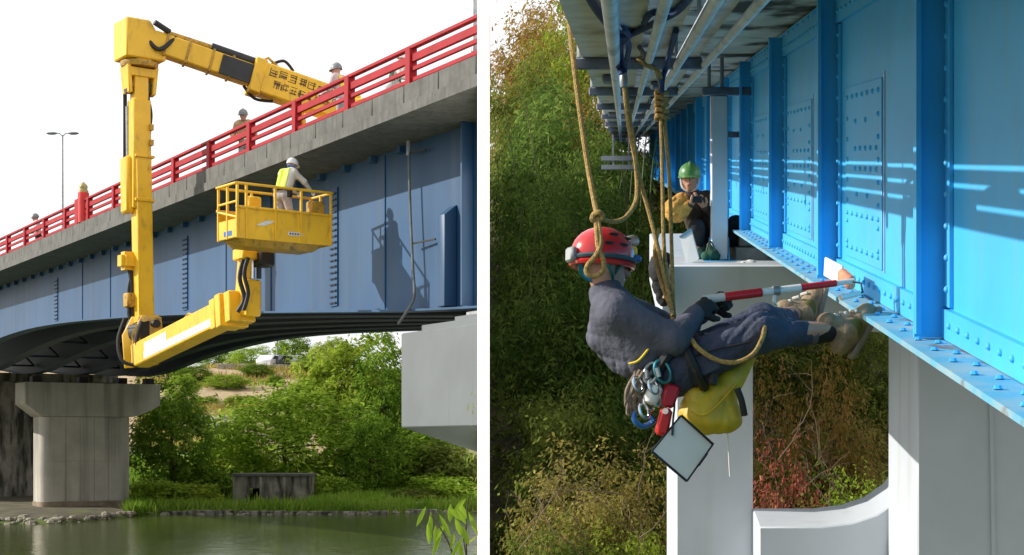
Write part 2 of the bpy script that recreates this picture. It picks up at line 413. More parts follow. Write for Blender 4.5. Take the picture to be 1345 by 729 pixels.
def frange(a, b, s): return [a+(b-a)*i/max(1, round((b-a)/s)) for i in range(max(1, round((b-a)/s))+1)]
terrain('river_bank', zL, -1, frange(-60, 60, 12)[:-1]+frange(60, 100, .8)[:-1]+frange(100, 200, 2.5)[:-1]+frange(200, 900, 50),
        frange(0, 36, .9)[:-1]+frange(36, 120, 6)[:-1]+frange(120, 800, 60), groundmat())
terrain('hillside', zR, 1, frange(-60, 16, 8)[:-1]+frange(16, 80, 1.6)[:-1]+frange(80, 900, 40),
        frange(0, 30, 1.2)[:-1]+frange(30, 800, 60), mat('leaf_litter', (.035, .032, .015), .95, scale=1.5, col2=(.10, .075, .035), bump=.8, bscale=8))
wm = mat('green_river_water', (.060, .085, .016), .12, var=.25, scale=.08, spec=.35)
n_ = wm.node_tree; b_ = n_.nodes['Principled BSDF']
t_ = n_.nodes.new('ShaderNodeTexCoord'); prev_ = None
for sc_, st_, di_ in (((1, 1.6, 1), 1.1, .02), ((1, 1.2, 1), 4.5, .010)):
    p_ = n_.nodes.new('ShaderNodeMapping'); p_.inputs['Scale'].default_value = sc_; n_.links.new(t_.outputs['Object'], p_.inputs[0])
    q_ = n_.nodes.new('ShaderNodeTexNoise'); q_.inputs['Scale'].default_value = st_; q_.inputs['Detail'].default_value = 3; n_.links.new(p_.outputs[0], q_.inputs[0])
    u_ = n_.nodes.new('ShaderNodeBump'); u_.inputs['Distance'].default_value = di_*1.5; u_.inputs['Strength'].default_value = .8; n_.links.new(q_.outputs['Fac'], u_.inputs['Height'])
    if prev_: n_.links.new(prev_.outputs[0], u_.inputs['Normal'])
    prev_ = u_
n_.links.new(prev_.outputs[0], b_.inputs['Normal'])
tag(MB().add([(-500, -60, 0), (500, -60, 0), (500, 92, 0), (-500, 92, 0)], [(0, 1, 2, 3)]).build('water', wm), kind='structure')

# white wall added to part river from gorge; near end mitred to catch sun
def wx(Y, k): return -.569-.0188*(Y-25)+k
wl = MB()
WP = [(25.0, 12.2), (52, 12.2), (60, 4.5), (260, 4.5)]
for k_ in range(3):
    (ya, ha), (yb, hb_) = WP[k_], WP[k_+1]; yl = ya+.3 if k_ == 0 else ya
    wl.hexa([(wx(yl, 0), yl, -1.5), (wx(ya, .2), ya, -1.5), (wx(yb, .2), yb, -1.5), (wx(yb, 0), yb, -1.5), (wx(yl, 0), yl, ha), (wx(ya, .2), ya, ha), (wx(yb, .2), yb, hb_), (wx(yb, 0), yb, hb_)])
    if k_ < 2: wl.f.pop(-3+0) if False else None
tag(wl.build('added_dividing_wall', M['white']), 'tall thin white wall added to part the river scene from the wooded gorge', 'wall', kind=None)

# ------------------------------------------------------------------ river bridge (left)
SL = .0085
def zd(s): return 10.15+SL*s                       # parapet top
ZT = [(-6, 5.92), (0.5, 6.13), (7, 6.58), (13.4, 7.02), (20.7, 7.44), (29.6, 7.84), (36, 7.92), (43, 7.62), (48, 7.15), (51, 6.9), (54, 7.05), (62, 7.7), (74, 8.1), (95, 7.4)]
def zb(s):
    f = lambda x: float(np.interp(x, [a for a, _ in ZT], [b for _, b in ZT]))
    return sum(f(s+d) for d in (-3, -2, -1, 0, 1, 2, 3))/7
lb = thing('girder_bridge', BL(10, 6, 6), 'blue arched steel girder bridge with a grey concrete parapet over the river', 'bridge')
# deck slab, cantilever fascia and parapet panels
S0, S1 = -8.0, 62.0
mb = MB(); OW = 12.6
def sect(lo_o, hi_o, z0, z1, s0=S0, s1=S1): return [BL(s0, lo_o, zd(s0)+z0), BL(s0, hi_o, zd(s0)+z0), BL(s1, hi_o, zd(s1)+z0), BL(s1, lo_o, zd(s1)+z0),
                                            BL(s0, lo_o, zd(s0)+z1), BL(s0, hi_o, zd(s0)+z1), BL(s1, hi_o, zd(s1)+z1), BL(s1, lo_o, zd(s1)+z1)]
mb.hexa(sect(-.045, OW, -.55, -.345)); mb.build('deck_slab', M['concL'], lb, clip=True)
MB().hexa(sect(.35, OW-.35, -.341, -.29)).build('road_surface', mat('deck_asphalt', (.05, .05, .05), .9), lb, clip=True)
d3 = LD+UP*SL; PLN = 1.34
g = .012
for k in range(-2, 46):
    A = BL(k*PLN, 0, zd(k*PLN))
    MB().hexa([A+d3*g-UP*.341, A+d3*g+LO*.3-UP*.341, A+d3*(PLN-g)+LO*.3-UP*.341, A+d3*(PLN-g)-UP*.341,
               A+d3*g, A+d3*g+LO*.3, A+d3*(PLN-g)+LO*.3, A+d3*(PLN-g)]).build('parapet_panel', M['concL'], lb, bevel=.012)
MB().hexa(sect(.025, .27, -.338, -.02, -2.6, 61.6)).build('parapet_core', M['dark'], lb, clip=True)
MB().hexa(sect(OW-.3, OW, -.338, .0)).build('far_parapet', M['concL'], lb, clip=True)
# main girders
def girder(o, name='girder', m='blueL', front=False):
    ss = frange(S0, S1, 1.5); t = .012; v = []; f = []
    for s in ss:
        zt, z0 = zd(s)-.552, zb(s)
        v += [BL(s, o-t, z0), BL(s, o+t, z0), BL(s, o+t, zt), BL(s, o-t, zt)]
    for i in range(len(ss)-1):
        a, b = 4*i, 4*i+4
        f += [(a+j, a+(j+1) % 4, b+(j+1) % 4, b+j) for j in range(4)]
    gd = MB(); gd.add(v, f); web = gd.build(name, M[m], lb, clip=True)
    fl = MB(); v = []; f = []
    for s in ss:
        z0 = zb(s); v += [BL(s, o-.24, z0-.045), BL(s, o+.24, z0-.045), BL(s, o+.24, z0-.003), BL(s, o-.24, z0-.003)]
    for i in range(len(ss)-1):
        a, b = 4*i, 4*i+4
        f += [(a+j, a+(j+1) % 4, b+(j+1) % 4, b+j) for j in range(4)]
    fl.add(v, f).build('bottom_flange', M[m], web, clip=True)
    return web
webF = girder(1.41, 'front_girder')
for o in (3.6, 5.9, 8.2, 10.2, 11.6): girder(o, 'girder', 'dkblue')  # same blue paint as the front girder, darkened to carry the deck's shade
# cross frames between the girders
cf = MB()
for s in frange(4, 52, 4.8):
    for o0, o1 in ((3.65, 5.85), (5.95, 8.15), (8.25, 10.15)):
        z0 = zb(s)+.35; z1 = zd(s)-.9
        cf.beam(BL(s, o0, z0), BL(s, o1, z1), .08, .08); cf.beam(BL(s, o0, z1), BL(s, o1, z0), .08, .08); cf.beam(BL(s, o0, z0), BL(s, o1, z0), .09, .09)
cfo = cf.build('cross_frames', M['dkblue'], lb, clip=True); tag(cfo, kind='stuff')
# vertical seam plates with rows of bolts on the front girder
for s in (6.15, 16.2, 30.2):
    sp = MB(); hw = .19; z0, z1 = zb(s)+.10, zd(s)-.95
    sp.hexa([BL(s-hw, 1.365, z0), BL(s+hw, 1.365, z0), BL(s+hw, 1.396, z0), BL(s-hw, 1.396, z0), BL(s-hw, 1.365, z1), BL(s+hw, 1.365, z1), BL(s+hw, 1.396, z1), BL(s-hw, 1.396, z1)])
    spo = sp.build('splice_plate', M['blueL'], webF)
    bo = MB(); z = z0+.07
    while z < z1-.05:
        for ds in (-.14, -.09, -.04, .04, .09, .14):
            bo.box(BL(s+ds, 1.35, z), (.034, .034, .034), (LD, LO, UP))
        z += .135
    bb = bo.build('bolts', M['dkblue'], webF); tag(bb, kind='stuff')
# faint stiffener ribs and the end panel
for s, hgt in ((3.6, .02), (9.9, .02), (13, .02), (19.8, .02), (23.5, .02), (26.8, .02)):
    q = MB(); z0, z1 = zb(s)+.02, zd(s)-.6
    q.beam(BL(s, 1.385, z0), BL(s, 1.385, z1), .02, .022, LO).build('web_seam', M['blueL'], webF)
q = MB(); z0 = zb(.6)+.02
q.hexa([BL(.50, 1.12, z0), BL(.78, 1.12, z0), BL(.78, 1.39, z0), BL(.50, 1.39, z0), BL(.50, 1.12, z0+1.75), BL(.78, 1.12, z0+1.75), BL(.78, 1.39, z0+1.95), BL(.50, 1.39, z0+1.95)])
q.build('bearing_stiffener', M['blueL'], webF, bevel=.01)
for s in (-.1, -1.4):
    q = MB(); z0 = zb(s)+.02; q.beam(BL(s, 1.27, z0), BL(s, 1.27, zd(s)-.56), .05, .24, LO).build('web_stiffener', M['blueL'], webF, clip=True)
# small brackets hung under the slab along the web top
bk = MB()
for k in range(2, 40):
    s = k*1.34; z = zd(s)-.553
    bk.hexa([BL(s, 1.27, z-.13), BL(s+.2, 1.27, z-.13), BL(s+.2, 1.395, z-.15), BL(s, 1.395, z-.15), BL(s, 1.27, z), BL(s+.2, 1.27, z), BL(s+.2, 1.395, z), BL(s, 1.395, z)])
tag(bk.build('slab_brackets', M['blueL'], lb), kind='stuff')
# drain pipe
zt = zd(1.9)-.55
dp = MB(); dp.tube(smooth([BL(2.15, 1.2, zt), BL(2.1, 1.2, 8.5), BL(1.98, 1.2, 7.2), BL(1.90, 1.2, 6.55), BL(1.98, 1.16, 6.32), BL(2.22, 1.0, 5.95)], 5), .027, 8)
dpo = dp.build('drain_pipe', mat('weathered_pipe', (.16, .17, .17), .6, .2, var=.3), lb)
for z, l in ((zt-.25, .5), (7.55, .9)):
    MB().beam(BL(2.1, 1.22, z), BL(2.1-l, 1.3, z), .03, .03).build('pipe_bracket', M['blackmetal'], dpo)
MB().lathe(BL(2.15, 1.2, zt-.3), [(0, .03), (.02, .05), (.3, .05)]).build('pipe_collar', M['steel'], dpo)

# railing
rl = thing('bridge_railing', BL(10, .15, zd(10)), 'red post and rail parapet railing along the river bridge', 'railing')
SP = 2.68
post = MB(); post.box(Vector((0, 0, .345)), (.20, .16, .69), (LD, LO, UP)); pmesh = post.mesh('post', M['red'], bevel=.012)
for k in range(-1, 21):
    s = k*SP
    o = link('post', pmesh, rl); o.matrix_parent_inverse = Matrix(); o.location = BL(s, .15, zd(s)+.002)-rl.location
for h, w, t in ((.705, .11, .07), (.50, .07, .15), (.30, .06, .085), (.10, .06, .085)):
    MB().beam(BL(-2.9, .15, zd(-2.9)+h), BL(54, .15, zd(54)+h), w, t).build('rail', M['red'], rl, bevel=.01, clip=True)
tp = thing('railing_pillar', BL(22, .12, zd(22)), 'thick round vermilion railing pillar topped with a bronze finial', 'post')
MB().lathe(BL(22, .12, zd(22)+.005), [(0, .17), (.92, .17), (.93, .15)], n=20).build('pillar_shaft', M['redbright'], tp)
MB().lathe(BL(22, .12, zd(22)+.935), [(0, .15), (.06, .15), (.08, .12), (.14, .12), (.17, .13), (.22, .12), (.27, .08), (.31, .03), (.34, .005)], n=16).build('finial', M['bronze'], tp)
MB().box(BL(22.55, .15, zd(22)+.405), (.36, .24, .80), (LD, LO, UP)).build('pillar_base', M['red'], tp, bevel=.02)

# lamp posts on the bridge
def lamp(s, o, h, label, arms, r0):
    b = BL(s, o, zd(s)-.29); L = thing('lamp_post', b, label, 'street lamp')
    MB().lathe(b, [(0, r0*1.6), (.3, r0*1.6), (.32, r0), (h, r0*.55)], n=10).build('pole', M['steel'], L, clip=False)
    if arms:
        for sg in (-1, 1):
            a = MB(); e = b+UP*(h+.08)+XA*sg*.36
            a.tube([b+UP*(h-.05), b+UP*(h+.08)+XA*sg*.15, e], .025, 6); a.build('arm', M['steel'], L)
            MB().ell(e+XA*sg*.12, (.26, .11, .07), n=12, m=6).build('lamp_head', M['steel'], L)
    return L
lamp(43.3, 5, 7.0, 'slender grey lamp post with two short arms above the far left railing', True, .06)
lamp(-1.35, .75, 8.0, 'grey lamp pole rising behind the railing at the bridge end by the white wall', False, .085)

# grey painted bearing block of the near pier
pb = thing('bridge_pier', BL(0, 2, 3.8), 'pale grey steel pier head carrying the near end of the blue girder', 'pier')
def lblk(s0, s1, o0, o1, z0, z1): return [BL(s0, o0, z0), BL(s1, o0, z0), BL(s1, o1, z0), BL(s0, o1, z0), BL(s0, o0, z1), BL(s1, o0, z1), BL(s1, o1, z1), BL(s0, o1, z1)]
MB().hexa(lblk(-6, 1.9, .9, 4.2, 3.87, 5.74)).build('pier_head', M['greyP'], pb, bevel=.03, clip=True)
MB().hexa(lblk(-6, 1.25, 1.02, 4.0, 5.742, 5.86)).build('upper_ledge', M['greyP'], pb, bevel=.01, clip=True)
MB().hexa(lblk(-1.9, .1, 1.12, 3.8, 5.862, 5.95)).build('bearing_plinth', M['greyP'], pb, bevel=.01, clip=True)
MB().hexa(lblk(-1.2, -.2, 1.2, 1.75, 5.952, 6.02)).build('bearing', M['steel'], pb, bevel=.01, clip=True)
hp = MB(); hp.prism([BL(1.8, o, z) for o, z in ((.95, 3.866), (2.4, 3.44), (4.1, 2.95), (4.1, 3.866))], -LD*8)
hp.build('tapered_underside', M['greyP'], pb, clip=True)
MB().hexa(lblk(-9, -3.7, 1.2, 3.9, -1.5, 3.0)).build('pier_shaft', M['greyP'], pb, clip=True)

# far concrete pier standing on the bank
PS, PO = 51.0, 8.15
fp = thing('concrete_pier', BL(PS+.9, PO, 0), 'broad grey concrete hammerhead pier standing on the far bank', 'pier')
def pblk(k0, k1, s0, s1, z0, z1): return [BL(PS+s0, PO+k0, z0), BL(PS+s0, PO+k1, z0), BL(PS+s1, PO+k1, z0), BL(PS+s1, PO+k0, z0), BL(PS+s0, PO+k0, z1), BL(PS+s0, PO+k1, z1), BL(PS+s1, PO+k1, z1), BL(PS+s1, PO+k0, z1)]
def rounded(k0, k1, s0, s1, r, z0, z1):
    pts = []
    for (kc, sc, a0) in ((k1-r, s0+r, -90), (k1-r, s1-r, 0), (k0+r, s1-r, 90), (k0+r, s0+r, 180)):
        for i_ in range(7):
            a = R(a0+15*i_); pts.append(BL(PS+sc+r*math.sin(a), PO+kc+r*math.cos(a), z0))
    return MB().prism(pts, UP*(z1-z0))
rounded(-2.2, 2.32, .03, 2.0, .5, -.4, 4.83).build('column', M['concP'], fp)
rounded(-2.24, 2.36, -.02, 2.04, .52, -.5, .62).build('column_foot', M['pierfoot'], fp)
kk = [-1.7+3.52*i/5 for i in range(6)]
for i in range(5):
    for z0, z1 in ((.64, 2.62), (2.65, 4.80)):
        MB().hexa(pblk(kk[i]+.012, kk[i+1]-.012, 0, .028, z0, z1)).build('formwork_panel', M['concP'], fp, bevel=.006)
cp = MB(); prof = [BL(PS-.12, PO-3.0, 5.45), BL(PS-.12, PO-2.2, 4.84), BL(PS-.12, PO+2.32, 4.84), BL(PS-.12, PO+2.75, 4.95), BL(PS-.12, PO+3.75, 5.42), BL(PS-.12, PO+3.75, 6.52), BL(PS-.12, PO-3.0, 6.52)]
cp.prism(prof, LD*2.1).build('pier_cap', M['concP'], fp, bevel=.02)
for o in (5.9, 8.2, 10.2, 11.6):
    MB().hexa(pblk(o-PO-.22, o-PO+.22, .6, 1.2, 6.523, 6.84)).build('bearing', M['blackmetal'], fp, bevel=.01)

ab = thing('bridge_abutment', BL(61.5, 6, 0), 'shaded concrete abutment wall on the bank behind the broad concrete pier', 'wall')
MB().hexa(lblk(60.4, 63, .2, 12.4, -.5, 6.9)).build('abutment_wall', M['hut'], ab, bevel=.03)  # borrows the dark hut concrete so the wall's shade is in its colour
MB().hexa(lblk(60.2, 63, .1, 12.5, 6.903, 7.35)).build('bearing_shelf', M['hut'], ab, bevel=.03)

# ------------------------------------------------------------------ gorge bridge (right)
rb = thing('plate_girder_bridge', BR(1.3, 8, -.7), 'bright blue riveted plate girder bridge under a stained concrete deck', 'bridge')
YA, YB = -4.0, 74.0
def rbox(q0, q1, y0, y1, r0, r1): return [BR(q0, y0, r0), BR(q1, y0, r0), BR(q1, y1, r0), BR(q0, y1, r0), BR(q0, y0, r1), BR(q1, y0, r1), BR(q1, y1, r1), BR(q0, y1, r1)]
YW = 2.2
web = MB().hexa(rbox(1.30, 1.32, YW, YB, -.72, 1.0)).build('web', M['blueR'], rb)
MB().hexa(rbox(1.11, 1.52, YW, YB, -.745, -.722)).build('bottom_flange', M['blueRflange'], rb)
MB().hexa(rbox(1.272, 1.298, YW, YB, .80, .985)).build('top_plate', M['blueR'], rb)
MB().hexa(rbox(1.274, 1.298, YW, YB, -.718, -.60)).build('flange_angle', M['blueR'], rb)
bolts = MB()
def bolt(q, Y, r, rad=.0135, n=(-1, 0, 0)):
    c = BR(q, Y, r)
    if n[0]: bolts.lathe(c, [(0, rad*1.1), (.006, rad), (.011, rad*.7), (.013, rad*.3)], Vector((-1, .07, 0)), 7)
    else: bolts.lathe(c, [(0, rad*1.2), (.003, rad*1.2), (.004, rad*.9), (.012, rad*.85), (.013, rad*.3)], UP, 6)
STY = [6.08+3.02*k for k in range(-1, 20)]
for k, y in enumerate(STY):
    st = MB().hexa(rbox(1.165, 1.298, y-.012, y+.012, -.718, .955 if k % 1 == 0 else .8)).build('stiffener', M['blueR'], rb)
    MB().hexa(rbox(1.165, 1.185, y-.05, y-.014, -.70, .94)).build('stiffener_lip', M['blueR'], st)
    if y < 40: MB().hexa(rbox(1.284, 1.298, y-.11, y-.014, -.59, .79)).build('stiffener_angle', M['blueR'], st)
    if y < 26:
        for i in range(11): bolt(1.284, y-.068, -.52+.125*i)
for i in range(120):
    y = 3.2+i*.16
    if min(abs(y-s) for s in STY) < .09: continue
    bolt(1.272, y, .86)
    if i % 2: bolt(1.272, y-.05, .95)
    bolt(1.274, y, -.655)
    if i % 2: bolt(1.23, y, -.721, n=(0, 0, 1)); bolt(1.17, y+.1, -.721, n=(0, 0, 1))
# riveted splice plates on the web
for y0, y1 in ((7.55, 8.75), (10.35, 11.85), (13.2, 14.9)):
    sp = MB().hexa(rbox(1.286, 1.299, y0, y1, -.56, .40)).build('splice_plate', M['blueR'], rb, bevel=.003)
    for ww in ((y0-.03, y0-.012),):
        MB().hexa(rbox(1.294, 1.2995, ww[0], ww[1], -.57, .43)).build('sealant_strip', M['tray'], sp)
    for i in range(7):
        y = y0+.08+(y1-y0-.16)*i/6
        for r in (.34, -.31, -.5): bolt(1.286, y, r)
        if i in (0, 6):
            for j in range(7): bolt(1.286, y, .22-.115*j)
        elif i in (2, 4): bolt(1.286, y+.05, .2); bolt(1.286, y, -.2)
        if i < 5: bolt(1.286, y+.06, .05); bolt(1.286, y+.06, -.06)
tag(bolts.build('bolts', M['blueR'], rb), kind='stuff')
# deck over the girder
MB().hexa(rbox(-.12, 6.5, YA, YB, 1.003, 1.30)).build('deck_slab', M['soffit'], rb)
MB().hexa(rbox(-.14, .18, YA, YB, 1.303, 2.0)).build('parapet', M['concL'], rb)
MB().hexa(rbox(-.14, -.02, YA, YB, .734, 1.0)).build('added_shade_downstand', M['soffit'], rb)  # added beam, sized to shade the upper web down to the trough slits
MB().hexa(rbox(4.6, 4.62, YA, YB, -.72, 1.0)).build('far_web', M['blueR'], rb)

# pipe rack hung below the deck edge
pr = thing('pipe_rack', BR(0, 8, .5), 'rack of grey cable troughs and channel hangers under the concrete deck edge', 'pipe rack')
for q, w in ((-.20, .142), (-.012, .099), (.133, .094), (.273, .102)):
    t = MB(); t.hexa(rbox(q, q+w, 1, 72, .500, .507))
    t.build('cable_trough', M['tray'], pr)
for q, rr, rad in ((-.035, .45, .026), (.126, .452, .020), (.272, .452, .020), (.41, .46, .018), (-.155, .527, .018)):
    MB().tube([BR(q, 1, rr), BR(q, 72, rr)], rad, 10).build('pipe', M['tray'], pr)
for y in (1.6, 7.6, 10.8, 14.0, 17.4, 21, 25, 29, 34, 40, 47, 55):
    c = MB(); c.hexa(rbox(-.235, .40, y-.03, y+.03, .44, .497)); cm = c.build('channel_bar', M['channel'], pr, bevel=.006)
    for q in (-.215, .385):
        MB().tube([BR(q, y, .5), BR(q, y, 1.0)], .012, 6).build('hanger_rod', M['steel'], cm)
for q, y in ((-.07, 9.1), (.08, 12), (.24, 9.9), (.2, 15), (-.1, 16.6)):
    MB().hexa(rbox(q-.05, q+.05, y, y+.35, .455, .499)).build('coupling', M['channel'], pr, bevel=.01)
hw = MB()
for r in (-.02, -.20):
    hw.beam(BR(-.42, 31, r), BR(.24, 31, r), .10, .09)
for q in (-.18, .14): hw.tube([BR(q, 31, .5), BR(q, 31, -.2)], .018, 6)
hw.build('hanging_rails', M['whiteP'], pr)

# white rigid frame pier
wf = thing('frame_pier', BR(3, 16, -4), 'white painted steel portal pier standing below the bright blue girder', 'pier')
F0 = 14.5; DEP = 1.05
def fq(px): return (px-817)/2000*F0
def fr(py): return (207-py)/2000*F0
def fpoly(name, pts, dep=DEP, f0=F0):
    P = [BR((x-817)/2000*f0, f0, (207-y)/2000*f0) for x, y in pts]; mb_ = MB(); mb_.prism(P, RD*dep); return mb_.build(name, M['whiteP'], wf, bevel=.015)
fpoly('leg', [(888, 404.3), (989, 404.3), (989, 1250), (888, 1250)], 3.5, 16.9)
fpoly('cap_beam', [(868, 348), (1420, 348), (1420, 436), (868, 436)], 6.0)
fpoly('leg', [(1205, 436.5), (1420, 436.5), (1420, 1250), (1205, 1250), (1205, 760), (1205, 693)], 1.58)
fpoly('cross_beam', [(997, 692), (1080, 692), (1120, 687), (1152, 676), (1178, 658), (1196, 634), (1207, 596), (1240, 596), (1240, 800), (997, 800)], .86, 16.1)
pgl = MB(); pgl.beam(BR(fq(1300), F0-.012, fr(437)), BR(fq(1312), F0-.012, fr(1200)), .03, .02, RD).build('weld_seam', M['whiteP'], wf)
MB().hexa(rbox(1.14, 1.46, 15.3, 15.9, -1.055, -.90)).build('bearing', M['steel'], wf, bevel=.01)
MB().hexa(rbox(1.18, 1.42, 15.4, 15.8, -.897, -.748)).build('bearing', M['steel'], wf, bevel=.01)
vp = thing('deck_prop', BR(.97, 15.2, -1.06), 'pale upright steel prop on a blue base plate beside the crouching worker', 'prop')
MB().hexa(rbox(.885, 1.055, 15.15, 15.32, -1.02, .62)).build('column', M['whiteP'], vp, bevel=.012)
MB().hexa(rbox(.80, 1.14, 15.0, 15.45, -1.056, -1.022)).build('base_plate', M['blueR'], vp, bevel=.006)
for q in (.87, 1.06): MB().prism([BR(q, 15.12, -1.02), BR(q, 15.38, -1.02), BR(q, 15.25, -.80)], (.012, 0, 0)).build('gusset', M['blueR'], vp)
MB().hexa(rbox(.80, 1.28, 15.12, 15.35, .622, .70)).build('head_plate', M['channel'], vp, bevel=.008)
MB().hexa(rbox(.93, 1.28, 15.17, 15.30, .20, .26)).build('tie_arm', M['channel'], vp, bevel=.006)
for q in (.87, 1.0): MB().tube([BR(q, 15.23, .70), BR(q, 15.23, 1.0)], .02, 6).build('packing_rod', M['steel'], vp)
# ------------------------------------------------------------------ bridge inspection truck: boom over the railing, basket under it
root = BL(10.5, 4, zd(10.5)-.29)
T = thing('bridge_inspection_truck', root, 'yellow bridge inspection truck reaching its folding boom and basket over the red railing', 'truck')
Y_, K_ = M['yel'], M['blackmetal']
# chassis on the road
ch = MB(); zr = zd(10)-.285
def tb(s0, s1, o0, o1, z0, z1): return [BL(s0, o0, zr+z0), BL(s1, o0, zr+z0), BL(s1, o1, zr+z0), BL(s0, o1, zr+z0), BL(s0, o0, zr+z1), BL(s1, o0, zr+z1), BL(s1, o1, zr+z1), BL(s0, o1, zr+z1)]
MB().hexa(tb(6.3, 14.0, 2.9, 5.1, .55, .95)).build('chassis', Y_, T, bevel=.03)
MB().hexa(tb(12.2, 14.2, 2.95, 5.05, .955, 1.30)).build('rear_deck', Y_, T, bevel=.03)
MB().hexa(tb(7.2, 8.6, 2.95, 5.05, .955, 1.28)).build('tool_locker', Y_, T, bevel=.03)
for s in (7.4, 11.6, 13.0):
    for o in (2.72, 5.0):
        w_ = MB(); w_.lathe(BL(s, o, zr+.48), [(0, .40), (.03, .47), (.24, .47), (.27, .40)], LO, 16); w_.build('wheel', M['black'], T)
tu = MB(); tu.lathe(BL(10.4, 4.1, zr+.96), [(0, .62), (.25, .62), (.28, .5), (.5, .5)], n=20); tuo = tu.build('turntable', M['yeldk'], T)
ms = MB(); ms.beam(BL(10.3, 4.2, zr+1.4), BL(10.5, 4.0, zr+2.35), .95, .85, LD, .75, .7); ms.build('boom_mast', Y_, T, bevel=.05)
br_ = MB(); br_.beam(BL(11.9, 3.2, zr+1.25), BL(11.0, 2.6, zr+2.0), .22, .22); br_.beam(BL(12.3, 3.4, zr+1.2), BL(10.8, 3.6, zr+1.9), .18, .2)
br_.build('outrigger_arm', Y_, T, bevel=.02)
# boom: root -> elbow
Rt = at(452, 142, 39.3); El = at(200, 55, 37.6); bd = (El-Rt).normalized()
def bp(t): return Rt.lerp(El, t)
MB().beam(bp(-.06), bp(.475), .62, .80).build('main_boom', Y_, T, bevel=.04)
MB().beam(bp(.44), bp(.50), .70, .88).build('boom_collar', Y_, T, bevel=.03)
ib = MB(); ib.beam(bp(.50), bp(1.0), .44, .52); ibo = ib.build('inner_boom', Y_, T, bevel=.03)
su = bd.cross(UP).normalized(); bu = su.cross(bd).normalized()
if su.y > 0: su = -su                             # su: towards the viewer's side of the boom
cy = MB(); cy.tube([bp(.47)+bu*.36, bp(.72)+bu*.36], .12, 10); cy.build('extension_cylinder', K_, T)
cy = MB(); cy.tube([bp(.72)+bu*.36, bp(.96)+bu*.33], .07, 10); cy.build('piston_rod', M['yeldk'], T)
MB().beam(bp(.50)+su*.24-bu*.02, bp(.66)+su*.24-bu*.02, .04, .50).build('side_cover', K_, T, bevel=.01)
for t in (.60, .70, .82, .93): MB().beam(bp(t), bp(t+.012), .50, .58).build('boom_band', M['yeldk'], T, bevel=.01)
for pts, r_2 in (([bp(.42)+bu*.42, bp(.36)+bu*.62+su*.1, bp(.30)+bu*.45+su*.1], .04), ([bp(.90)+bu*.26+su*.15, bp(.96)-bu*.2+su*.3, bp(1.02)-bu*.05+su*.2, bp(1.04)+bu*.2], .055), ([bp(.52)-bu*.3, bp(.45)-bu*.52, bp(.36)-bu*.44], .04)):
    MB().tube(smooth(pts), r_2, 7).build('boom_hose', M['black'], T)
lg = MB(); lg.tube([bp(.38)+bu*.42+su*.1, bp(.44)+bu*.56+su*.1, bp(.47)+bu*.42], .035, 6); lg.build('boom_lug', M['yeldk'], T)
# two rows of dark characters on the boom side
rr = random.Random(4); lt = MB()
def glyphs(t0, n, off, size):
    for i in range(n):
        c0 = bp(t0-i*size*1.12/(El-Rt).length)+su*.316+bu*off
        for j in range(rr.choice((7, 8, 9))):
            a, b = rr.uniform(-.5, .5), rr.uniform(-.5, .5)
            if rr.random() < .6: lt.beam(c0-bd*size*.46+bu*a*size, c0+bd*size*rr.uniform(.2, .46)+bu*a*size, size*.075, .006, su)
            else: lt.beam(c0+bd*b*size-bu*size*.46, c0+bd*b*size+bu*size*rr.uniform(.1, .46), size*.075, .006, su)
glyphs(.40, 9, .20, .225); glyphs(.37, 7, -.10, .195)
lt.build('lettering', M['ink'], T)
# elbow head
El2 = at(181, 62, 37.6)
hd = MB(); ex = Vector((.80, .60, 0)); ey = Vector((-.60, .80, 0))
hp_ = [(-.52, -.38), (.46, -.38), (.66, -.22), (.46, .45), (-.30, .48), (-.52, .40)]
P0 = at(183, 60, 37.6)
hb_ = MB(); f0, f1 = [], []
for a, z in ((-.50, -.40), (.52, -.40), (.56, -.10), (.12, .56), (-.50, .56)): f0.append(P0+ex*a+UP*z-ey*.42)
hb_.prism(f0, ey*.84); hbo = hb_.build('elbow_housing', Y_, T, bevel=.035)
nk = MB(); nk.beam(P0+ex*.45+UP*.02, bp(.97), .42, .62, UP, .44, .5); nk.build('elbow_link', Y_, T, bevel=.04)
MB().tube([P0+ex*.58+UP*.32-ey*.5, P0+ex*.18+UP*.50-ey*.5], .075, 8).build('elbow_cylinder', K_, T)
MB().tube([P0+ex*.62-UP*.05-ey*.46, P0+ex*.62-UP*.05+ey*.46], .13, 12).build('elbow_pin', K_, T)
MB().lathe(P0-UP*.56, [(0, .44), (.06, .46), (.13, .46), (.155, .42)], n=20).build('slew_ring', M['yeldk'], T)
# fork and upper mast
tops = at(180, 97, 37.6)
for sg in (-1, 1):
    MB().beam(P0-UP*.54+ex*sg*.36, P0-UP*1.22+ex*sg*.30, .10, .50, ey, .10, .42).build('fork_plate', Y_, T, bevel=.02)
MB().box(P0-UP*.70, (.66, .5, .22), (ex, ey, UP)).build('fork_bridge', Y_, T, bevel=.02)
MB().box(P0-UP*1.05+ex*.08, (.36, .34, .34), (ex, ey, UP)).build('slew_motor', K_, T, bevel=.04)
MB().tube([P0-UP*1.12-ex*.36, P0-UP*1.12+ex*.36], .11, 10).build('fork_pin', K_, T)
mk = lambda py, dx=0: at(183+dx, py, 37.55)
UPm = MB(); UPm.beam(mk(98), mk(160), .36, .32, ey); UPm.build('upper_mast', Y_, T, bevel=.02)
mm_ = MB(); mm_.beam(mk(132), mk(275), .46, .40, ey); mm_.build('middle_mast', Y_, T, bevel=.025)
lm_ = MB(); lm_.beam(mk(204, 2), mk(418, 6), .40, .40, ey); lm_.build('lower_mast', Y_, T, bevel=.025)
MB().beam(mk(206, -16), mk(280, -15), .22, .44, ey).build('side_sleeve', Y_, T, bevel=.05)
MB().beam(mk(205, 3), mk(208.5, 3), .50, .46, ey).build('mast_collar', Y_, T, bevel=.01)
MB().beam(mk(262, 3), mk(266, 3), .50, .48, ey).build('mast_collar', Y_, T, bevel=.01)
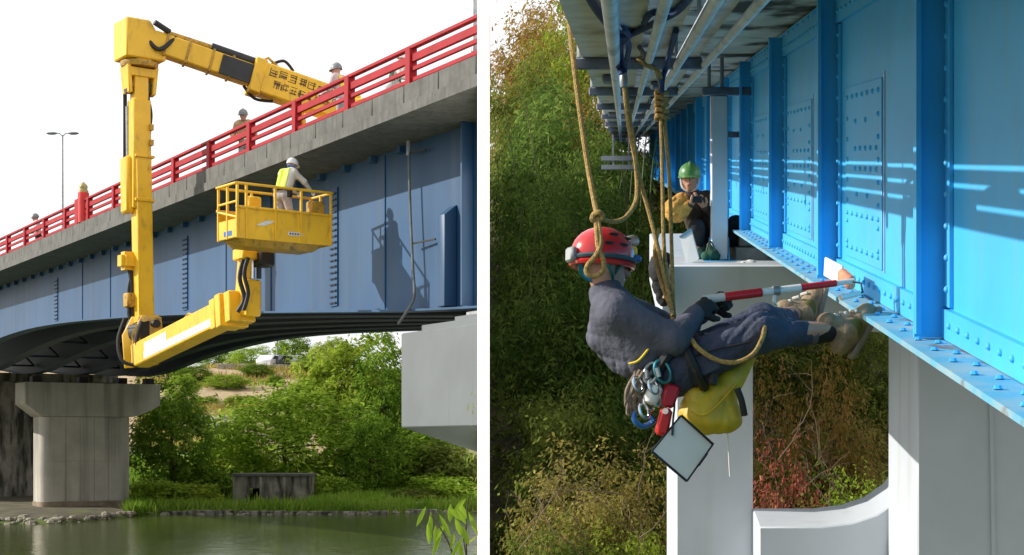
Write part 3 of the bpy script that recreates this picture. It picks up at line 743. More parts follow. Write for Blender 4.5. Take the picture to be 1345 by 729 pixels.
bx = MB(); bx.beam(mk(331, -16), mk(355, -16), .40, .42, ey); bx.build('control_box', Y_, T, bevel=.09, seg=2)
MB().beam(mk(385, -13), mk(404, -13), .22, .3, ey).build('valve_box', M['yeldk'], T, bevel=.03)
for pts, r_2 in (([(86, -21), (130, -20), (200, -20), (230, -20)], .03), ([(86, -18.5), (130, -17.5), (200, -17.5), (230, -17.5)], .025),
                 ([(355, -13), (380, -10), (410, -14), (430, -8), (452, -16), (472, -12)], .05), ([(356, -9), (384, -14), (412, -9), (432, -16), (466, -15)], .045),
                 ([(128, 12), (150, 16), (175, 14), (203, 14)], .03)):
    MB().tube(smooth([mk(*p) for p in pts]), r_2, 7).build('mast_hose', M['black'], T)
MB().tube([mk(140, -16), mk(222, -15)], .05, 8).build('mast_rod', M['steel'], T)
for py in (168, 188): MB().box(mk(py, 14), (.10, .24, .14), (ex, ey, UP)).build('hose_clip', M['yeldk'], T)
MB().box(mk(256, -2)-ey*.21, (.13, .06, .26), (ex, ey, UP)).build('inspection_hole', M['dark'], T)
# knee
kn = MB(); kn.beam(mk(416, 7), mk(424, 8), .56, .5, ey); kn.build('mast_foot', Y_, T, bevel=.02)
J = at(186, 464, 37.2)
for sg in (-1, 1):
    kp = MB(); q0 = [J+Vector((a, 0, z))+ey*sg*.27 for a, z in ((-.30, -.36), (.28, -.30), (.42, .18), (.36, .86), (-.12, .92), (-.36, .45))]
    kp.prism(q0, ey*.05*sg); kp.build('knee_plate', Y_ if sg > 0 else M['yeldk'], T, bevel=.012)
MB().tube([J+UP*.52+ex*.05-ey*.36, J+UP*.52+ex*.05+ey*.36], .26, 12).build('knee_drum', K_, T)
for a, z in ((-.04, -.05), (.2, .70), (-.12, .62)): MB().tube([J+Vector((a, 0, z))-ey*.42, J+Vector((a, 0, z))+ey*.42], .10, 10).build('knee_pin', K_, T)
kh = MB(); kh.tube(smooth([J+Vector((-.36, -.2, .85)), J+Vector((-.50, -.3, .3)), J+Vector((-.38, -.35, -.2)), J+Vector((.0, -.35, -.32))]), .045, 7)
kh.tube(smooth([J+Vector((.1, -.4, .75)), J+Vector((.0, -.48, .3)), J+Vector((.1, -.45, -.1))]), .05, 7); kh.build('knee_hose', M['black'], T)
# lower arm towards the viewer and the basket
A0 = at(186, 467, 37.0); A1 = at(322, 400, 32.3); ad = (A1-A0).normalized()
ap = lambda t: A0.lerp(A1, t)
s2 = ad.cross(UP).normalized(); s2 = s2 if s2.y < 0 else -s2; u2 = s2.cross(ad).normalized(); u2 = u2 if u2.z > 0 else -u2
MB().beam(ap(-.02), ap(.83), .46, .56).build('lower_arm', Y_, T, bevel=.03)
for t, w in ((.80, .60), (.86, .66), (.93, .60)): MB().beam(ap(t), ap(t+.045), w, w+.06).build('arm_collar', Y_, T, bevel=.02)
MB().beam(ap(.12)+s2*.234-u2*.13, ap(.80)+s2*.234-u2*.13, .004, .17).build('white_stripe', M['decal'], T)
MB().beam(ap(.13)+s2*.234+u2*.06, ap(.36)+s2*.234+u2*.06, .004, .20).build('white_stripe', M['decal'], T)
MB().tube([ap(.42)+u2*.30, ap(.50)+u2*.42, ap(.56)+u2*.30], .03, 6).build('arm_lug', M['yeldk'], T)
# riser
r0, r1 = at(325, 405, 32.5), at(330, 330, 32.2)
MB().beam(at(317, 402, 32.5), at(322, 332, 32.3), .12, .44, ey).build('riser_plate', Y_, T, bevel=.015)
MB().box(at(328, 392, 32.4), (.34, .40, .78), (ex, ey, UP)).build('riser_housing', Y_, T, bevel=.03)
MB().box(at(332, 388, 33.25), (.30, .26, .62), (ex, ey, UP)).build('riser_cover', M['yeldk'], T, bevel=.02)
rh = MB(); rh.tube(smooth([at(320, 340, 32.1), at(315, 365, 32.1), at(321, 392, 32.1), at(312, 410, 32.1)]), .05, 7); rh.tube(smooth([at(326, 338, 32.0), at(321, 360, 32.0), at(326, 385, 32.0), at(320, 408, 32.0)]), .045, 7)
rh.build('riser_hose', M['black'], T)
for px in (331, 340): MB().tube([at(px, 366, 32.3), at(px, 338, 32.3)], .055, 8).build('riser_rod', M['chrome'] if px < 335 else K_, T)
MB().box(at(326, 335, 32.3), (.50, .5, .24), (ex, ey, UP)).build('basket_yoke', Y_, T, bevel=.03)
MB().box(at(346, 341, 32.3), (.36, .4, .32), (ex, ey, UP)).build('rotator_motor', K_, T, bevel=.04)
# basket: long side along ex, its near corner at the photo's lower left
bx_ = Vector((.80, .60, 0)); by_ = Vector((-.60, .80, 0)); BLn, BW = 2.15, .82
c00 = at(311, 311, 30.5)
def bk_(a, b, h): return c00+bx_*a+by_*b+UP*h
fl = MB(); fl.hexa([bk_(0, 0, 0), bk_(BLn, 0, 0), bk_(BLn, BW, 0), bk_(0, BW, 0), bk_(0, 0, .06), bk_(BLn, 0, .06), bk_(BLn, BW, .06), bk_(0, BW, .06)])
bf = fl.build('basket_floor', M['yeldk'], T, bevel=.008)
fl = MB(); fl.hexa([bk_(.25, .1, -.16), bk_(BLn-.35, .1, -.16), bk_(BLn-.35, BW-.1, -.16), bk_(.25, BW-.1, -.16), bk_(.1, .02, -.003), bk_(BLn-.1, .02, -.003), bk_(BLn-.1, BW-.02, -.003), bk_(.1, BW-.02, -.003)])
fl.build('basket_sill', M['yeldk'], T, bevel=.01)
def pan(a0, b0, a1, b1, h0, h1, name='basket_panel'):
    MB().beam(bk_(a0, b0, (h0+h1)/2), bk_(a1, b1, (h0+h1)/2), .02, h1-h0).build(name, Y_, T, bevel=.005)
PH = .60
pan(.02, 0, BLn-.02, 0, -.02, PH); pan(.02, BW, BLn-.02, BW, .062, PH); pan(0, .02, 0, BW-.02, .0, PH*.62); pan(BLn, .02, BLn, BW-.02, -.02, PH)
PHT = 1.08
for a, b in ((0, 0), (.20, 0), (.85, 0), (1.45, 0), (BLn, 0), (0, BW), (.75, BW), (1.5, BW), (BLn, BW), (0, BW/2), (BLn, BW/2)):
    MB().beam(bk_(a, b-.02 if b == 0 else b, -.02), bk_(a, b-.02 if b == 0 else b, PHT), .05, .05, by_).build('basket_post', Y_, T, bevel=.008)
for h in (PHT, PH+.01):
    rr_ = MB(); cs = [(-.03, -.025), (BLn+.03, -.025), (BLn+.03, BW+.025), (-.03, BW+.025)]
    for i in range(4):
        if h < 1 and i == 3: continue
        (a, b), (c, d) = cs[i], cs[(i+1) % 4]; rr_.tube([bk_(a, b, h), bk_(c, d, h)], .028, 8)
    rr_.build('basket_rail', Y_, T)
MB().tube([bk_(0, 0, .72), bk_(0, BW, .72)], .025, 8).build('basket_rail', Y_, T)
MB().tube([bk_(0, 0, .40), bk_(0, BW, .58)], .025, 8).build('basket_rail', Y_, T)
MB().box(bk_(.72, BW-.13, .78), (.30, .2, .36), (bx_, by_, UP)).build('control_panel', Y_, T, bevel=.03)
MB().box(bk_(1.92, .22, .76), (.34, .24, .30), (bx_, by_, UP)).build('control_panel', M['yeldk'], T, bevel=.03)
MB().beam(bk_(1.15, -.016, .16), bk_(1.5, -.016, .16), .006, .075).build('white_label', M['decal'], T)
lbl = MB()
for i in range(5): lbl.beam(bk_(1.18+.06*i, -.0205, .16), bk_(1.215+.06*i, -.0205, .16), .003, .035)
lbl.build('label_print', M['ink'], T)
wp = MB(); wp.prism([bk_(.42, -.014, .27), bk_(.62, -.014, .27), bk_(.86, -.014, .38), bk_(.66, -.014, .38)], -by_*.004); wp.build('white_label', M['decal'], T)
MB().beam(bk_(-.014, .2, .1), bk_(-.014, .55, .1), .006, .10).build('blue_label', M['blu'], T)
# ------------------------------------------------------------------ people
def V3(*a): return Vector(a)
def frame(f, u):
    f = Vector(f).normalized(); u = Vector(u); u = (u-f*u.dot(f)).normalized(); return f, u.cross(f), u      # forward, left, up
def head_prims(H, f, l, u, s=1.0):
    return [('e', H+u*.02*s, (.098*s, .077*s, .108*s), (f, l, u)), ('c', H-u*.03*s+f*.02*s, H-u*.085*s+f*.055*s, .066*s, .036*s),
            ('c', H+f*.095*s+u*.012*s, H+f*.117*s-u*.022*s, .012*s, .017*s),
            ('c', H+f*.075*s-u*.055*s-l*.012*s, H+f*.075*s-u*.055*s+l*.012*s, .022*s, .022*s),
            ('c', H+l*.076*s-f*.01*s+u*.012*s, H+l*.082*s-f*.018*s-u*.025*s, .014*s, .010*s), ('c', H-l*.076*s-f*.01*s+u*.012*s, H-l*.082*s-f*.018*s-u*.025*s, .014*s, .010*s)]
def eyes(H, f, l, u, par, s=1.0):
    for k in (-1, 1):
        e = MB(); e.ell(H+f*.086*s+l*k*.032*s+u*.018*s, (.009*s, .014*s, .008*s), (f, l, u), 8, 5); e.build('eye', M['black'], par)
        e = MB(); e.beam(H+f*.094*s+l*k*.018*s+u*.036*s, H+f*.088*s+l*k*.048*s+u*.038*s, .008*s, .006*s); e.build('eyebrow', M['black'], par)
    e = MB(); e.beam(H+f*.097*s-l*.022*s-u*.052*s, H+f*.097*s+l*.022*s-u*.052*s, .006*s, .008*s); e.build('mouth', mat('lip', (.30, .10, .08), .5), par)
def hand_prims(Wr, d, pn, side, curl=.9, s=1.0, fat=1.0):
    """palm and five unequal fingers; d points along the hand, pn out of the palm, side (+1/-1) where the thumb sits"""
    d = Vector(d).normalized(); pn = Vector(pn); pn = (pn-d*pn.dot(d)).normalized(); lt = pn.cross(d)*side
    P = [('e', Wr+d*.045*s, (.050*s, .040*s, .019*s*fat), (d, lt, pn)), ('c', Wr-d*.03*s, Wr+d*.02*s, .027*s*fat, .028*s*fat)]
    for i, L in enumerate((.068, .078, .073, .056)):
        p = Wr+d*(.082-.004*abs(i-1.2))*s+lt*(.030-.020*i)*s; a = 0; q = p
        for j, (k, r) in enumerate(((.45, .0098), (.32, .0090), (.25, .0082))):
            a += curl*(.65, 1.0, .75)[j]; v = d*math.cos(a)+pn*math.sin(a); e = q+v*L*k*s
            P.append(('c', q, e, r*s*fat, r*.93*s*fat)); q = e
    t0 = Wr+d*.025*s+lt*.032*s; t1 = t0+(d*.6+lt*.75+pn*.35).normalized()*.042*s; t2 = t1+(d*.85+lt*.1+pn*(.3+curl*.4)).normalized()*.036*s
    P += [('c', t0, t1, .0135*s*fat, .0115*s*fat), ('c', t1, t2, .0115*s*fat, .0095*s*fat)]
    return P
def boot(an, toe, up, par, m1='boot', m2='sole', s=1.0, name='boot'):
    an, toe = Vector(an), Vector(toe); d = (toe-an).normalized(); up = Vector(up); up = (up-d*up.dot(d)).normalized(); lt = d.cross(up)
    L = (toe-an).length; he = an-up*.075*s-d*.055*s
    b = soft(name, [('c', an+up*.06*s, an-up*.03*s, .054*s, .058*s), ('c', he+up*.035*s, an-up*.045*s, .045*s, .05*s), ('c', an-up*.04*s, toe-up*.065*s-d*.05*s, .058*s, .044*s), ('c', toe-up*.072*s-d*.07*s, toe-up*.075*s-d*.03*s, .045*s, .036*s)],
         M[m1], par, .010*s, .03*s)
    so_ = MB(); ol = [(-.085, .03), (-.07, .042), (0, .040), (.06, .043), (L-.05, .050), (L-.01, .042), (L+.015, .02)]
    pts = [an+d*a*1.0+lt*w*s for a, w in ol]+[an+d*a-lt*w*s for a, w in reversed(ol)]
    so_.prism([p-up*.122*s for p in pts], up*.028*s); so_.build('boot_sole', M[m2], b, bevel=.006*s)
    return b
def helmet(H, f, l, u, m, par, s=1.0, brim=True):
    hb = MB(); c = H+u*.055*s-f*.004*s
    hb.ell(c, (.135*s, .112*s, .118*s), (f, l, u), 24, 9, lo=-.12)
    ho_ = hb.build('helmet', m, par)
    if brim:
        b = MB(); n = 24; vs = []
        for i in range(n):
            a = 2*math.pi*i/n; k = 1+(.22 if math.cos(a) > .3 else .07)*max(0, .4+math.cos(a))
            for r, z in ((.98, -.012), (1.02*k, -.028), (1.02*k, -.034), (.96, -.02)):
                vs.append(c+f*.135*s*math.cos(a)*r+l*.112*s*math.sin(a)*r+u*z*s)
        b.add(vs, [(4*i+j, 4*((i+1) % n)+j, 4*((i+1) % n)+(j+1) % 4, 4*i+(j+1) % 4) for i in range(n) for j in range(4)])
        b.build('helmet_brim', m, ho_)
        rg = MB(); rg.tube(smooth([c+f*.12*s*math.cos(a)+u*.120*s*math.sin(a) for a in (.5, .9, 1.3, 1.7, 2.1, 2.6)], 3), .012*s, 6); rg.build('helmet_ridge', m, ho_)
    return ho_
def figure(name, loc, label, J, face, m, cat='person', res=.016, wr=.004, hu=UP, gl=None, group=None, seed=1, booted=True, shw=.055):
    """J: joints in world space. m: materials for jacket, trousers, helmet, glove"""
    P = thing('person', loc, label, cat, group)
    f, l, u = frame(face, hu); H = J['head']
    arm = lambda a, r: [('c', J['sh'+a], J['el'+a], r*.056, r*.046), ('c', J['el'+a], J['wr'+a], r*.044, r*.030)]
    leg = lambda a, r: [('c', J['hip'+a], J['kn'+a], r*.085, r*.062), ('c', J['kn'+a], J['an'+a], r*.060, r*.042)]
    shm = (J['shL']+J['shR'])/2; hpm = (J['hipL']+J['hipR'])/2
    torso = lambda r: [('c', J['shL'].lerp(J['shR'], .22), hpm.lerp(J['hipL'], .6), r*.105, r*.105), ('c', J['shL'].lerp(J['shR'], .78), hpm.lerp(J['hipR'], .6), r*.105, r*.105), ('c', J['shL'], J['shR'], r*.062, r*.062)]
    body = head_prims(H, f, l, u)+[('c', H-u*.06-f*.01, J['neck'], .055, .058), ('c', J['neck'], shm, .055, .06)]+torso(.8)+arm('L', .8)+arm('R', .8)+leg('L', .8)+leg('R', .8)
    soft('body', body, M['skin'], P, res*.8, .02)
    eyes(H, f, l, u, P)
    jk = soft('jacket', torso(1.12)+arm('L', 1.28)+arm('R', 1.28)+[('c', J['neck'], shm, .066, .085)], M[m[0]], P, res, .04, wr, 20, seed)
    tr_ = soft('trousers', [('c', J['hipL'], J['hipR'], .115, .115), ('c', hpm, hpm.lerp(shm, .22), .125, .12)]+leg('L', 1.2)+leg('R', 1.2), M[m[1]], P, res, .04, wr, 22, seed+5)
    helmet(H, f, l, u, M[m[2]], P)
    for a in 'LR':
        d = J['hd'+a]-J['wr'+a]; g = gl[a] if gl else ((0, 0, -1), 1, .7)
        soft('glove', hand_prims(J['wr'+a], d, g[0], g[1], g[2], 1.0, 1.15), M[m[3]], P, .0055, .006)
        if booted: boot(J['an'+a], J['to'+a], J.get('bu'+a, UP), P, m[4] if len(m) > 4 else 'boot', 'sole')
    return P, jk, tr_, (f, l, u)
def standing(loc, fwd, label, m, h=1.70, lean=.05, arms=((.22, -.35, .05), (.22, -.35, .05)), seed=1, group=None):
    """upright worker: arms are hand offsets from the shoulder (forward, down, out)"""
    k = h/1.70; loc = Vector(loc); f = Vector(fwd).normalized(); l = UP.cross(f)
    p = lambda a, b, c: loc+(f*a+l*b+UP*c)*k
    J = {'head': p(lean*1.7+.02, 0, 1.56), 'neck': p(lean*1.3, 0, 1.43)}
    for a, sg in (('L', 1), ('R', -1)):
        J['sh'+a] = p(lean*1.2, sg*.185, 1.38); J['hip'+a] = p(0, sg*.09, .90); J['kn'+a] = p(.05, sg*.11, .50); J['an'+a] = p(-.02, sg*.11, .12); J['to'+a] = p(.13, sg*.13, .12)
        af, ad_, ao = arms[0 if a == 'L' else 1]; hd = J['sh'+a]+(f*af+UP*ad_+l*sg*ao)*k
        v = hd-J['sh'+a]; L = min(v.length, .50*k); hd = J['sh'+a]+v.normalized()*L
        bend = math.sqrt(max(0, (.27*k)**2-(L/2)**2)); perp = (-f*.5-UP*.6+l*sg*.5); perp = (perp-v.normalized()*perp.dot(v.normalized())).normalized()
        J['el'+a] = J['sh'+a]+v.normalized()*L*.52+perp*bend; J['wr'+a] = hd; J['hd'+a] = hd+(hd-J['el'+a]).normalized()*.1
    return figure('person', loc, label, J, f-UP*.12, m, seed=seed, group=group)
def vestify(P, jk, J_m, lo, hi):                    # a vest: the jacket's own surface, pushed out, between two heights
    me = jk.data.copy(); bm = bmesh.new(); bm.from_mesh(me)
    bmesh.ops.delete(bm, geom=[v for v in bm.verts if not lo(v.co)], context='VERTS')
    bm.normal_update()
    for v in bm.verts: v.co += v.normal*.012
    bm.to_mesh(me); bm.free(); me.materials.clear(); me.materials.append(M[J_m])
    return link('safety_vest', me, P)

# three workers and a stroller on the bridge
b0 = BL(4.69, .95, zd(4.7)-.285)
P, jk, tr_, fr_ = standing(b0, LD*.9-LO*.5, 'worker in pale pink shirt and yellow vest behind the red railing, right of the boom', ('shirtp', 'tgrey', 'hgrey', 'glovew'), 1.78, .10, ((.30, -.30, .0), (.25, -.32, .05)), 3)
vestify(P, jk, 'vesty', lambda c: abs((c-b0).dot(frame(LD*.9-LO*.5, UP)[1])) < .17 and 1.08 < c.z-b0.z < 1.50, 0)
b1 = BL(2.75, 1.1, zd(2.7)-.285)
P, jk, tr_, fr_ = standing(b1, -LD*.4+LO*.9, 'worker in a pale shirt and dark green trim half hidden beside the red post', ('shirt', 'tgrey', 'hwhite', 'glovew'), 1.60, .14, ((.20, -.40, .05), (.28, -.30, .05)), 4)
vestify(P, jk, 'greentarp', lambda c: 1.0 < c.z-b1.z < 1.32 and abs((c-b1).dot(LD)) < .2, 0)
b2 = BL(10.4, .95, zd(10.4)-.285)
standing(b2, -LD*.7-LO*.6, 'worker in tan shirt and grey helmet behind the red railing, right of the yellow mast', ('shirto', 'tgrey', 'hgrey', 'glovew'), 1.74, .12, ((.25, -.35, .0), (.20, -.40, .05)), 5)
b3 = BL(31.0, .95, zd(31)-.285)
standing(b3, LD*.2-LO, 'small distant person in pink and violet behind the far left railing', ('shirtp', 'tdk', 'hgrey', 'glovew'), 1.68, .05, ((.25, -.35, .0), (.25, -.35, .0)), 6)
# hose coil left on the bridge edge
hcz = BL(13.1, .42, zd(13.1)+.02); hc_ = MB()
for i, dz in enumerate((0, .03, .05)):
    hc_.tube([hcz+LD*(.34+.03*i)*math.cos(t)+UP*(.12+.11*math.sin(t)+dz)+LO*(.05*i) for t in [k*2*math.pi/18 for k in range(18)]], .022, 6, closed=True)
hc_.tube(smooth([hcz+LD*.3+UP*.1, hcz+LD*.8+UP*.16, hcz+LD*1.2+UP*.02, hcz+LD*1.5-UP*.2]), .02, 6)
tag(hc_.build('hose_coil', M['black']), 'black hose coil lying on the parapet behind the railing left of the tan shirted worker', 'hose')

# the worker in the basket, leaning over the far rail
fb = (bx_*.92+by_*.25).normalized(); MB().box(bk_(1.30, .42, .095), (.5, .5, .06), (bx_, by_, UP)).build('basket_step', M['yeldk'], T, bevel=.01)
bl_ = bk_(1.30, .42, .13)
def q_(a, b, c): return bl_+fb*a+UP.cross(fb)*b+UP*c
J = {'head': q_(.22, 0, 1.52), 'neck': q_(.13, 0, 1.41)}
for a, sg in (('L', 1), ('R', -1)):
    J['sh'+a] = q_(.10, sg*.185, 1.35); J['hip'+a] = q_(-.06, sg*.10, .88); J['kn'+a] = q_(.06, sg*.12, .50); J['an'+a] = q_(-.04, sg*.12, .125); J['to'+a] = q_(.12, sg*.13, .125)
J['elL'] = q_(.28, .25, 1.14); J['wrL'] = q_(.50, .20, 1.03); J['hdL'] = q_(.59, .19, 1.00)
J['elR'] = q_(.32, -.25, 1.18); J['wrR'] = q_(.54, -.22, 1.03); J['hdR'] = q_(.63, -.21, .99)
P, jk, tr_, fr_ = figure('person', bl_, 'worker in white helmet and pale shirt with lime back strip leaning in the yellow basket', J, fb*1-UP*.25, ('shirt', 'tgrey', 'hwhite', 'glovew'), seed=8, res=.013)
vestify(P, jk, 'vest', lambda c: (c-bl_).dot(fb) < .07+((c-bl_).z-1.1)*.35-.03 and .96 < (c-bl_).z < 1.44 and abs((c-bl_).dot(UP.cross(fb))) < .15, 0)
tw_ = MB(); f, l, u = fr_; H = J['head']
tw_.tube(smooth([H+l*.085-u*.03, H-f*.10-u*.035, H-l*.085-u*.03], 5), .026, 8); tw_.build('neck_towel', M['blu'], P)
lc = MB(); pel = (J['hipL']+J['hipR'])/2; lc.tube([pel+UP*.10+(fb*math.cos(t)*.165+UP.cross(fb)*math.sin(t)*.215) for t in [k*2*math.pi/16 for k in range(16)]], .028, 6, closed=True); lc.build('tool_belt', M['black'], P)
MB().box(pel-UP.cross(fb)*.22+UP*.02, (.12, .08, .18), (fb, UP.cross(fb), UP)).build('tool_pouch', M['black'], P, bevel=.02)

# ------------------------------------------------------------------ the rope climber in front of the blue girder
CY = 7.1; wa_ = Vector((0, 1, 0))
def c_(px, py, dy=0.): return at(px, py, CY+dy)
J = {'head': c_(794, 350), 'neck': c_(797, 385),
     'shR': c_(812, 410, -.185), 'elR': c_(886, 446, -.20), 'wrR': c_(914, 412, -.12), 'hdR': c_(932, 398, -.09),
     'shL': c_(824, 408, .185), 'elL': c_(893, 438, .20), 'wrL': c_(930, 402, .09), 'hdL': c_(950, 393, .05),
     'hipR': c_(886, 488, -.10), 'knR': c_(1000, 437, -.17), 'anR': c_(1102, 434, -.03), 'toR': c_(1126, 391, .0),
     'hipL': c_(892, 480, .10), 'knL': c_(1000, 422, .28), 'anL': c_(1046, 412, .72), 'toL': c_(1056, 371, .76),
     'buR': (-.87, 0, .48), 'buL': (-.95, 0, .25)}
sacrum = c_(868, 486)
P = thing('person', c_(868, 560), 'climber in red helmet and charcoal jacket hanging on ropes with boots against the blue girder', 'person')
f, l, u = frame((.86, .42, -.06), (-.10, 0, 1)); H = J['head']
body = head_prims(H, f, l, u, 1.06)+[('c', H-u*.06-f*.01, J['neck'], .058, .064), ('c', J['neck'], c_(815, 415), .06, .07),
        ('c', c_(815, 418, -.07), c_(872, 478, -.06), .10, .09), ('c', c_(815, 418, .07), c_(872, 478, .06), .10, .09)]
for a in 'LR':
    body += [('c', J['sh'+a], J['el'+a], .05, .042), ('c', J['el'+a], J['wr'+a], .04, .03), ('c', J['hip'+a], J['kn'+a], .075, .055), ('c', J['kn'+a], J['an'+a], .052, .04)]
soft('body', body, M['skin'], P, .011, .02)
eyes(H, f, l, u, P, 1.06)
jp = [('c', c_(806, 412, -.095), c_(846, 462, -.085), .112, .118), ('c', c_(806, 412, .095), c_(846, 462, .085), .112, .118), ('c', c_(846, 462, -.05), c_(874, 478, -.04), .125, .105),
      ('c', c_(798, 440, 0), c_(826, 466, 0), .10, .105), ('c', c_(798, 388), c_(808, 402), .066, .085), ('c', c_(795, 381), c_(800, 392), .068, .07)]
for a in 'LR':
    jp += [('c', J['sh'+a], J['el'+a], .078, .064), ('c', J['el'+a], J['wr'+a], .062, .044)]
soft('jacket', jp, M['jacket'], P, .0075, .055, .0055, 27, 11)
tp_ = [('c', c_(874, 484, -.06), c_(892, 486, -.06), .115, .115), ('c', c_(874, 484, .06), c_(892, 486, .06), .115, .115)]
tp_ += [('c', J['hipR'], J['knR'], .112, .082), ('c', J['knR'], c_(1064, 438, -.06), .080, .056), ('c', J['hipL'], J['knL'], .108, .080), ('c', J['knL'], c_(1036, 420, .62), .078, .056)]
soft('trousers', tp_, M['trouser'], P, .0075, .05, .0055, 27, 12)
for a in 'LR':
    w0 = J['wr'+a]; dd = (J['wr'+a]-J['el'+a]).normalized()
    MB().tube([w0-dd*.035, w0-dd*.005], [.048, .046], 14).build('sleeve_cuff', M['jacket'], P)
sm_ = MB(); sm_.tube(smooth([c_(905, 470, -.215), c_(945, 458, -.245), c_(990, 448, -.245)], 5), .004, 5); sm_.build('seam', M['tdk'], P)
MB().box(c_(925, 478, -.215), (.13, .02, .10), (V3(.9, -.1, .40).normalized(), wa_, V3(-.40, 0, .9).normalized())).build('trouser_pocket', M['trouser'], P, bevel=.008)
cu = MB()
for a, b in ((c_(1060, 438, -.065), c_(1070, 438, -.058)),):
    cu.tube([a, b], [.059, .058], 16)
cu.build('trouser_cuff', mat('lilac_lining', (.10, .085, .11), .85), P)
soft('sock', [('c', c_(1072, 438, -.06), J['anR'], .050, .048)], M['sock'], P, .009, .01)
for a in 'RL':
    bo_ = boot(J['an'+a], J['to'+a], J['bu'+a], P, 'boot', 'sole', 1.04)
    an, to = J['an'+a], J['to'+a]; d = (to-an).normalized(); up_ = Vector(J['bu'+a]); up_ = (up_-d*up_.dot(d)).normalized(); lt_ = d.cross(up_)
    for sg in (-1, 1):
        MB().ell(an+d*.02-up_*.05+lt_*sg*.052, (.060, .012, .036), (d, lt_, up_), 12, 6).build('boot_panel', M['bootg'], bo_)
    lc = MB()
    for k_ in range(4):
        p = an+d*(.045+.032*k_)+up_*(.062-.036*k_); lc.tube([p-lt_*.045-up_*.012, p+up_*.010, p+lt_*.045-up_*.012], .007, 5)
    tag(lc.build('boot_laces', M['shirt'], bo_), kind='stuff')
pole0, pole1 = c_(928, 393, -.02), c_(1122, 369, .05); pd = (pole1-pole0).normalized()
for a, sd_, pn_ in (('R', 1, (.1, .8, -.3)), ('L', -1, (.1, -.8, -.3))):
    soft('glove', hand_prims(J['wr'+a], J['hd'+a]-J['wr'+a], pn_, sd_, 1.25, 1.08, 1.25), M['glove'], P, .005, .006)
# helmet with vents, straps, lamp
hs_ = MB(); hc0 = H+u*.055-f*.012; hs_.ell(hc0, (.155, .128, .128), (f, l, u), 28, 10, lo=-.30); he = hs_.build('helmet', M['hred'], P)
for sg in (-1, 1):
    for k_, (a_, z_) in enumerate(((.55, .55), (.0, .62), (-.55, .52), (.30, .25), (-.25, .25))):
        n_v = (f*a_*.9+l*sg*math.sqrt(max(.1, 1-a_*a_*.8-z_*z_))+u*z_).normalized()
        p = hc0+f*n_v.dot(f)*.155+l*n_v.dot(l)*.128+u*n_v.dot(u)*.128
        MB().ell(p, (.026, .009, .008), (f, n_v.cross(f).cross(f)*-1 if False else n_v.cross(f).normalized(), n_v), 10, 5).build('helmet_vent', M['black'], he)
bd_ = MB(); bd_.tube([hc0+f*.158*math.cos(t)+l*.131*math.sin(t)-u*.028 for t in [k*2*math.pi/28 for k in range(28)]], .011, 6, closed=True); bd_.build('helmet_band', mat('teal_band', (.03, .08, .10), .6), he)
rm = MB(); rm.tube([hc0+f*.150*math.cos(t)+l*.124*math.sin(t)-u*.052 for t in [k*2*math.pi/28 for k in range(28)]], .014, 6, closed=True); rm.build('helmet_rim', M['hred'], he)
lamp_ = MB(); lamp_.lathe(hc0+f*.135+u*.075, [(0, .028), (.03, .030), (.045, .024), (.05, .02)], f+u*.3, 12); lamp_.build('head_lamp', M['steel'], he)
MB().box(hc0+f*.150+u*.03, (.05, .06, .05), (f, l, u)).build('lamp_battery', M['vesty'], he, bevel=.01)
MB().box(hc0+f*.165-u*.005, (.05, .09, .035), (f, l, u)).build('lamp_mount', M['blu'], he, bevel=.01)
MB().box(hc0-f*.165-u*.02, (.035, .07, .07), (f, l, u)).build('rear_clip', M['steel'], he, bevel=.01)
hs2 = MB(); hs2.tube(smooth([hc0-f*.13-u*.06-l*.02, hc0-f*.10-u*.11, hc0-f*.04-u*.13, H-u*.10+f*.02]), .013, 6); hs2.tube(smooth([hc0-f*.06-u*.04-l*.118, H-l*.075-u*.05, H-u*.105+f*.03]), .009, 6); hs2.tube(smooth([hc0+f*.07-u*.04-l*.112, H-l*.074+f*.02-u*.03, H-u*.105+f*.03]), .009, 6)
hs2.build('chin_strap', M['cyan'], he)
# harness
hn = MB()
wc = c_(866, 476); wd_ = (c_(886, 488)-c_(846, 462)).normalized(); wa = Vector((0, 1, 0)); wb = wd_.cross(wa).normalized()
hn.tube([wc+wa*.215*math.cos(t)+wb*.155*math.sin(t) for t in [k*2*math.pi/24 for k in range(24)]], .026, 6, closed=True)
for a, sy in (('R', -.11), ('L', .11)):
    k0 = J['hip'+a].lerp(J['kn'+a], .22); dd = (J['kn'+a]-J['hip'+a]).normalized(); e1 = dd.cross(wa).normalized(); e2 = dd.cross(e1)
    hn.tube([k0+e1*.125*math.cos(t)+e2*.125*math.sin(t) for t in [k*2*math.pi/20 for k in range(20)]], .022, 6, closed=True)
    hn.tube(smooth([c_(856, 470, sy*1.1), c_(838, 448, sy*1.2), c_(822, 420, sy*1.3), c_(815, 400, sy)]), .014, 6)
hn.build('harness', M['black'], P)
hl = MB(); hl.tube(smooth([c_(826, 478, -.20), c_(838, 474, -.215), c_(849, 462, -.215), c_(853, 456, -.20)]), .006, 6); hl.build('gear_loop', M['vesty'], P)

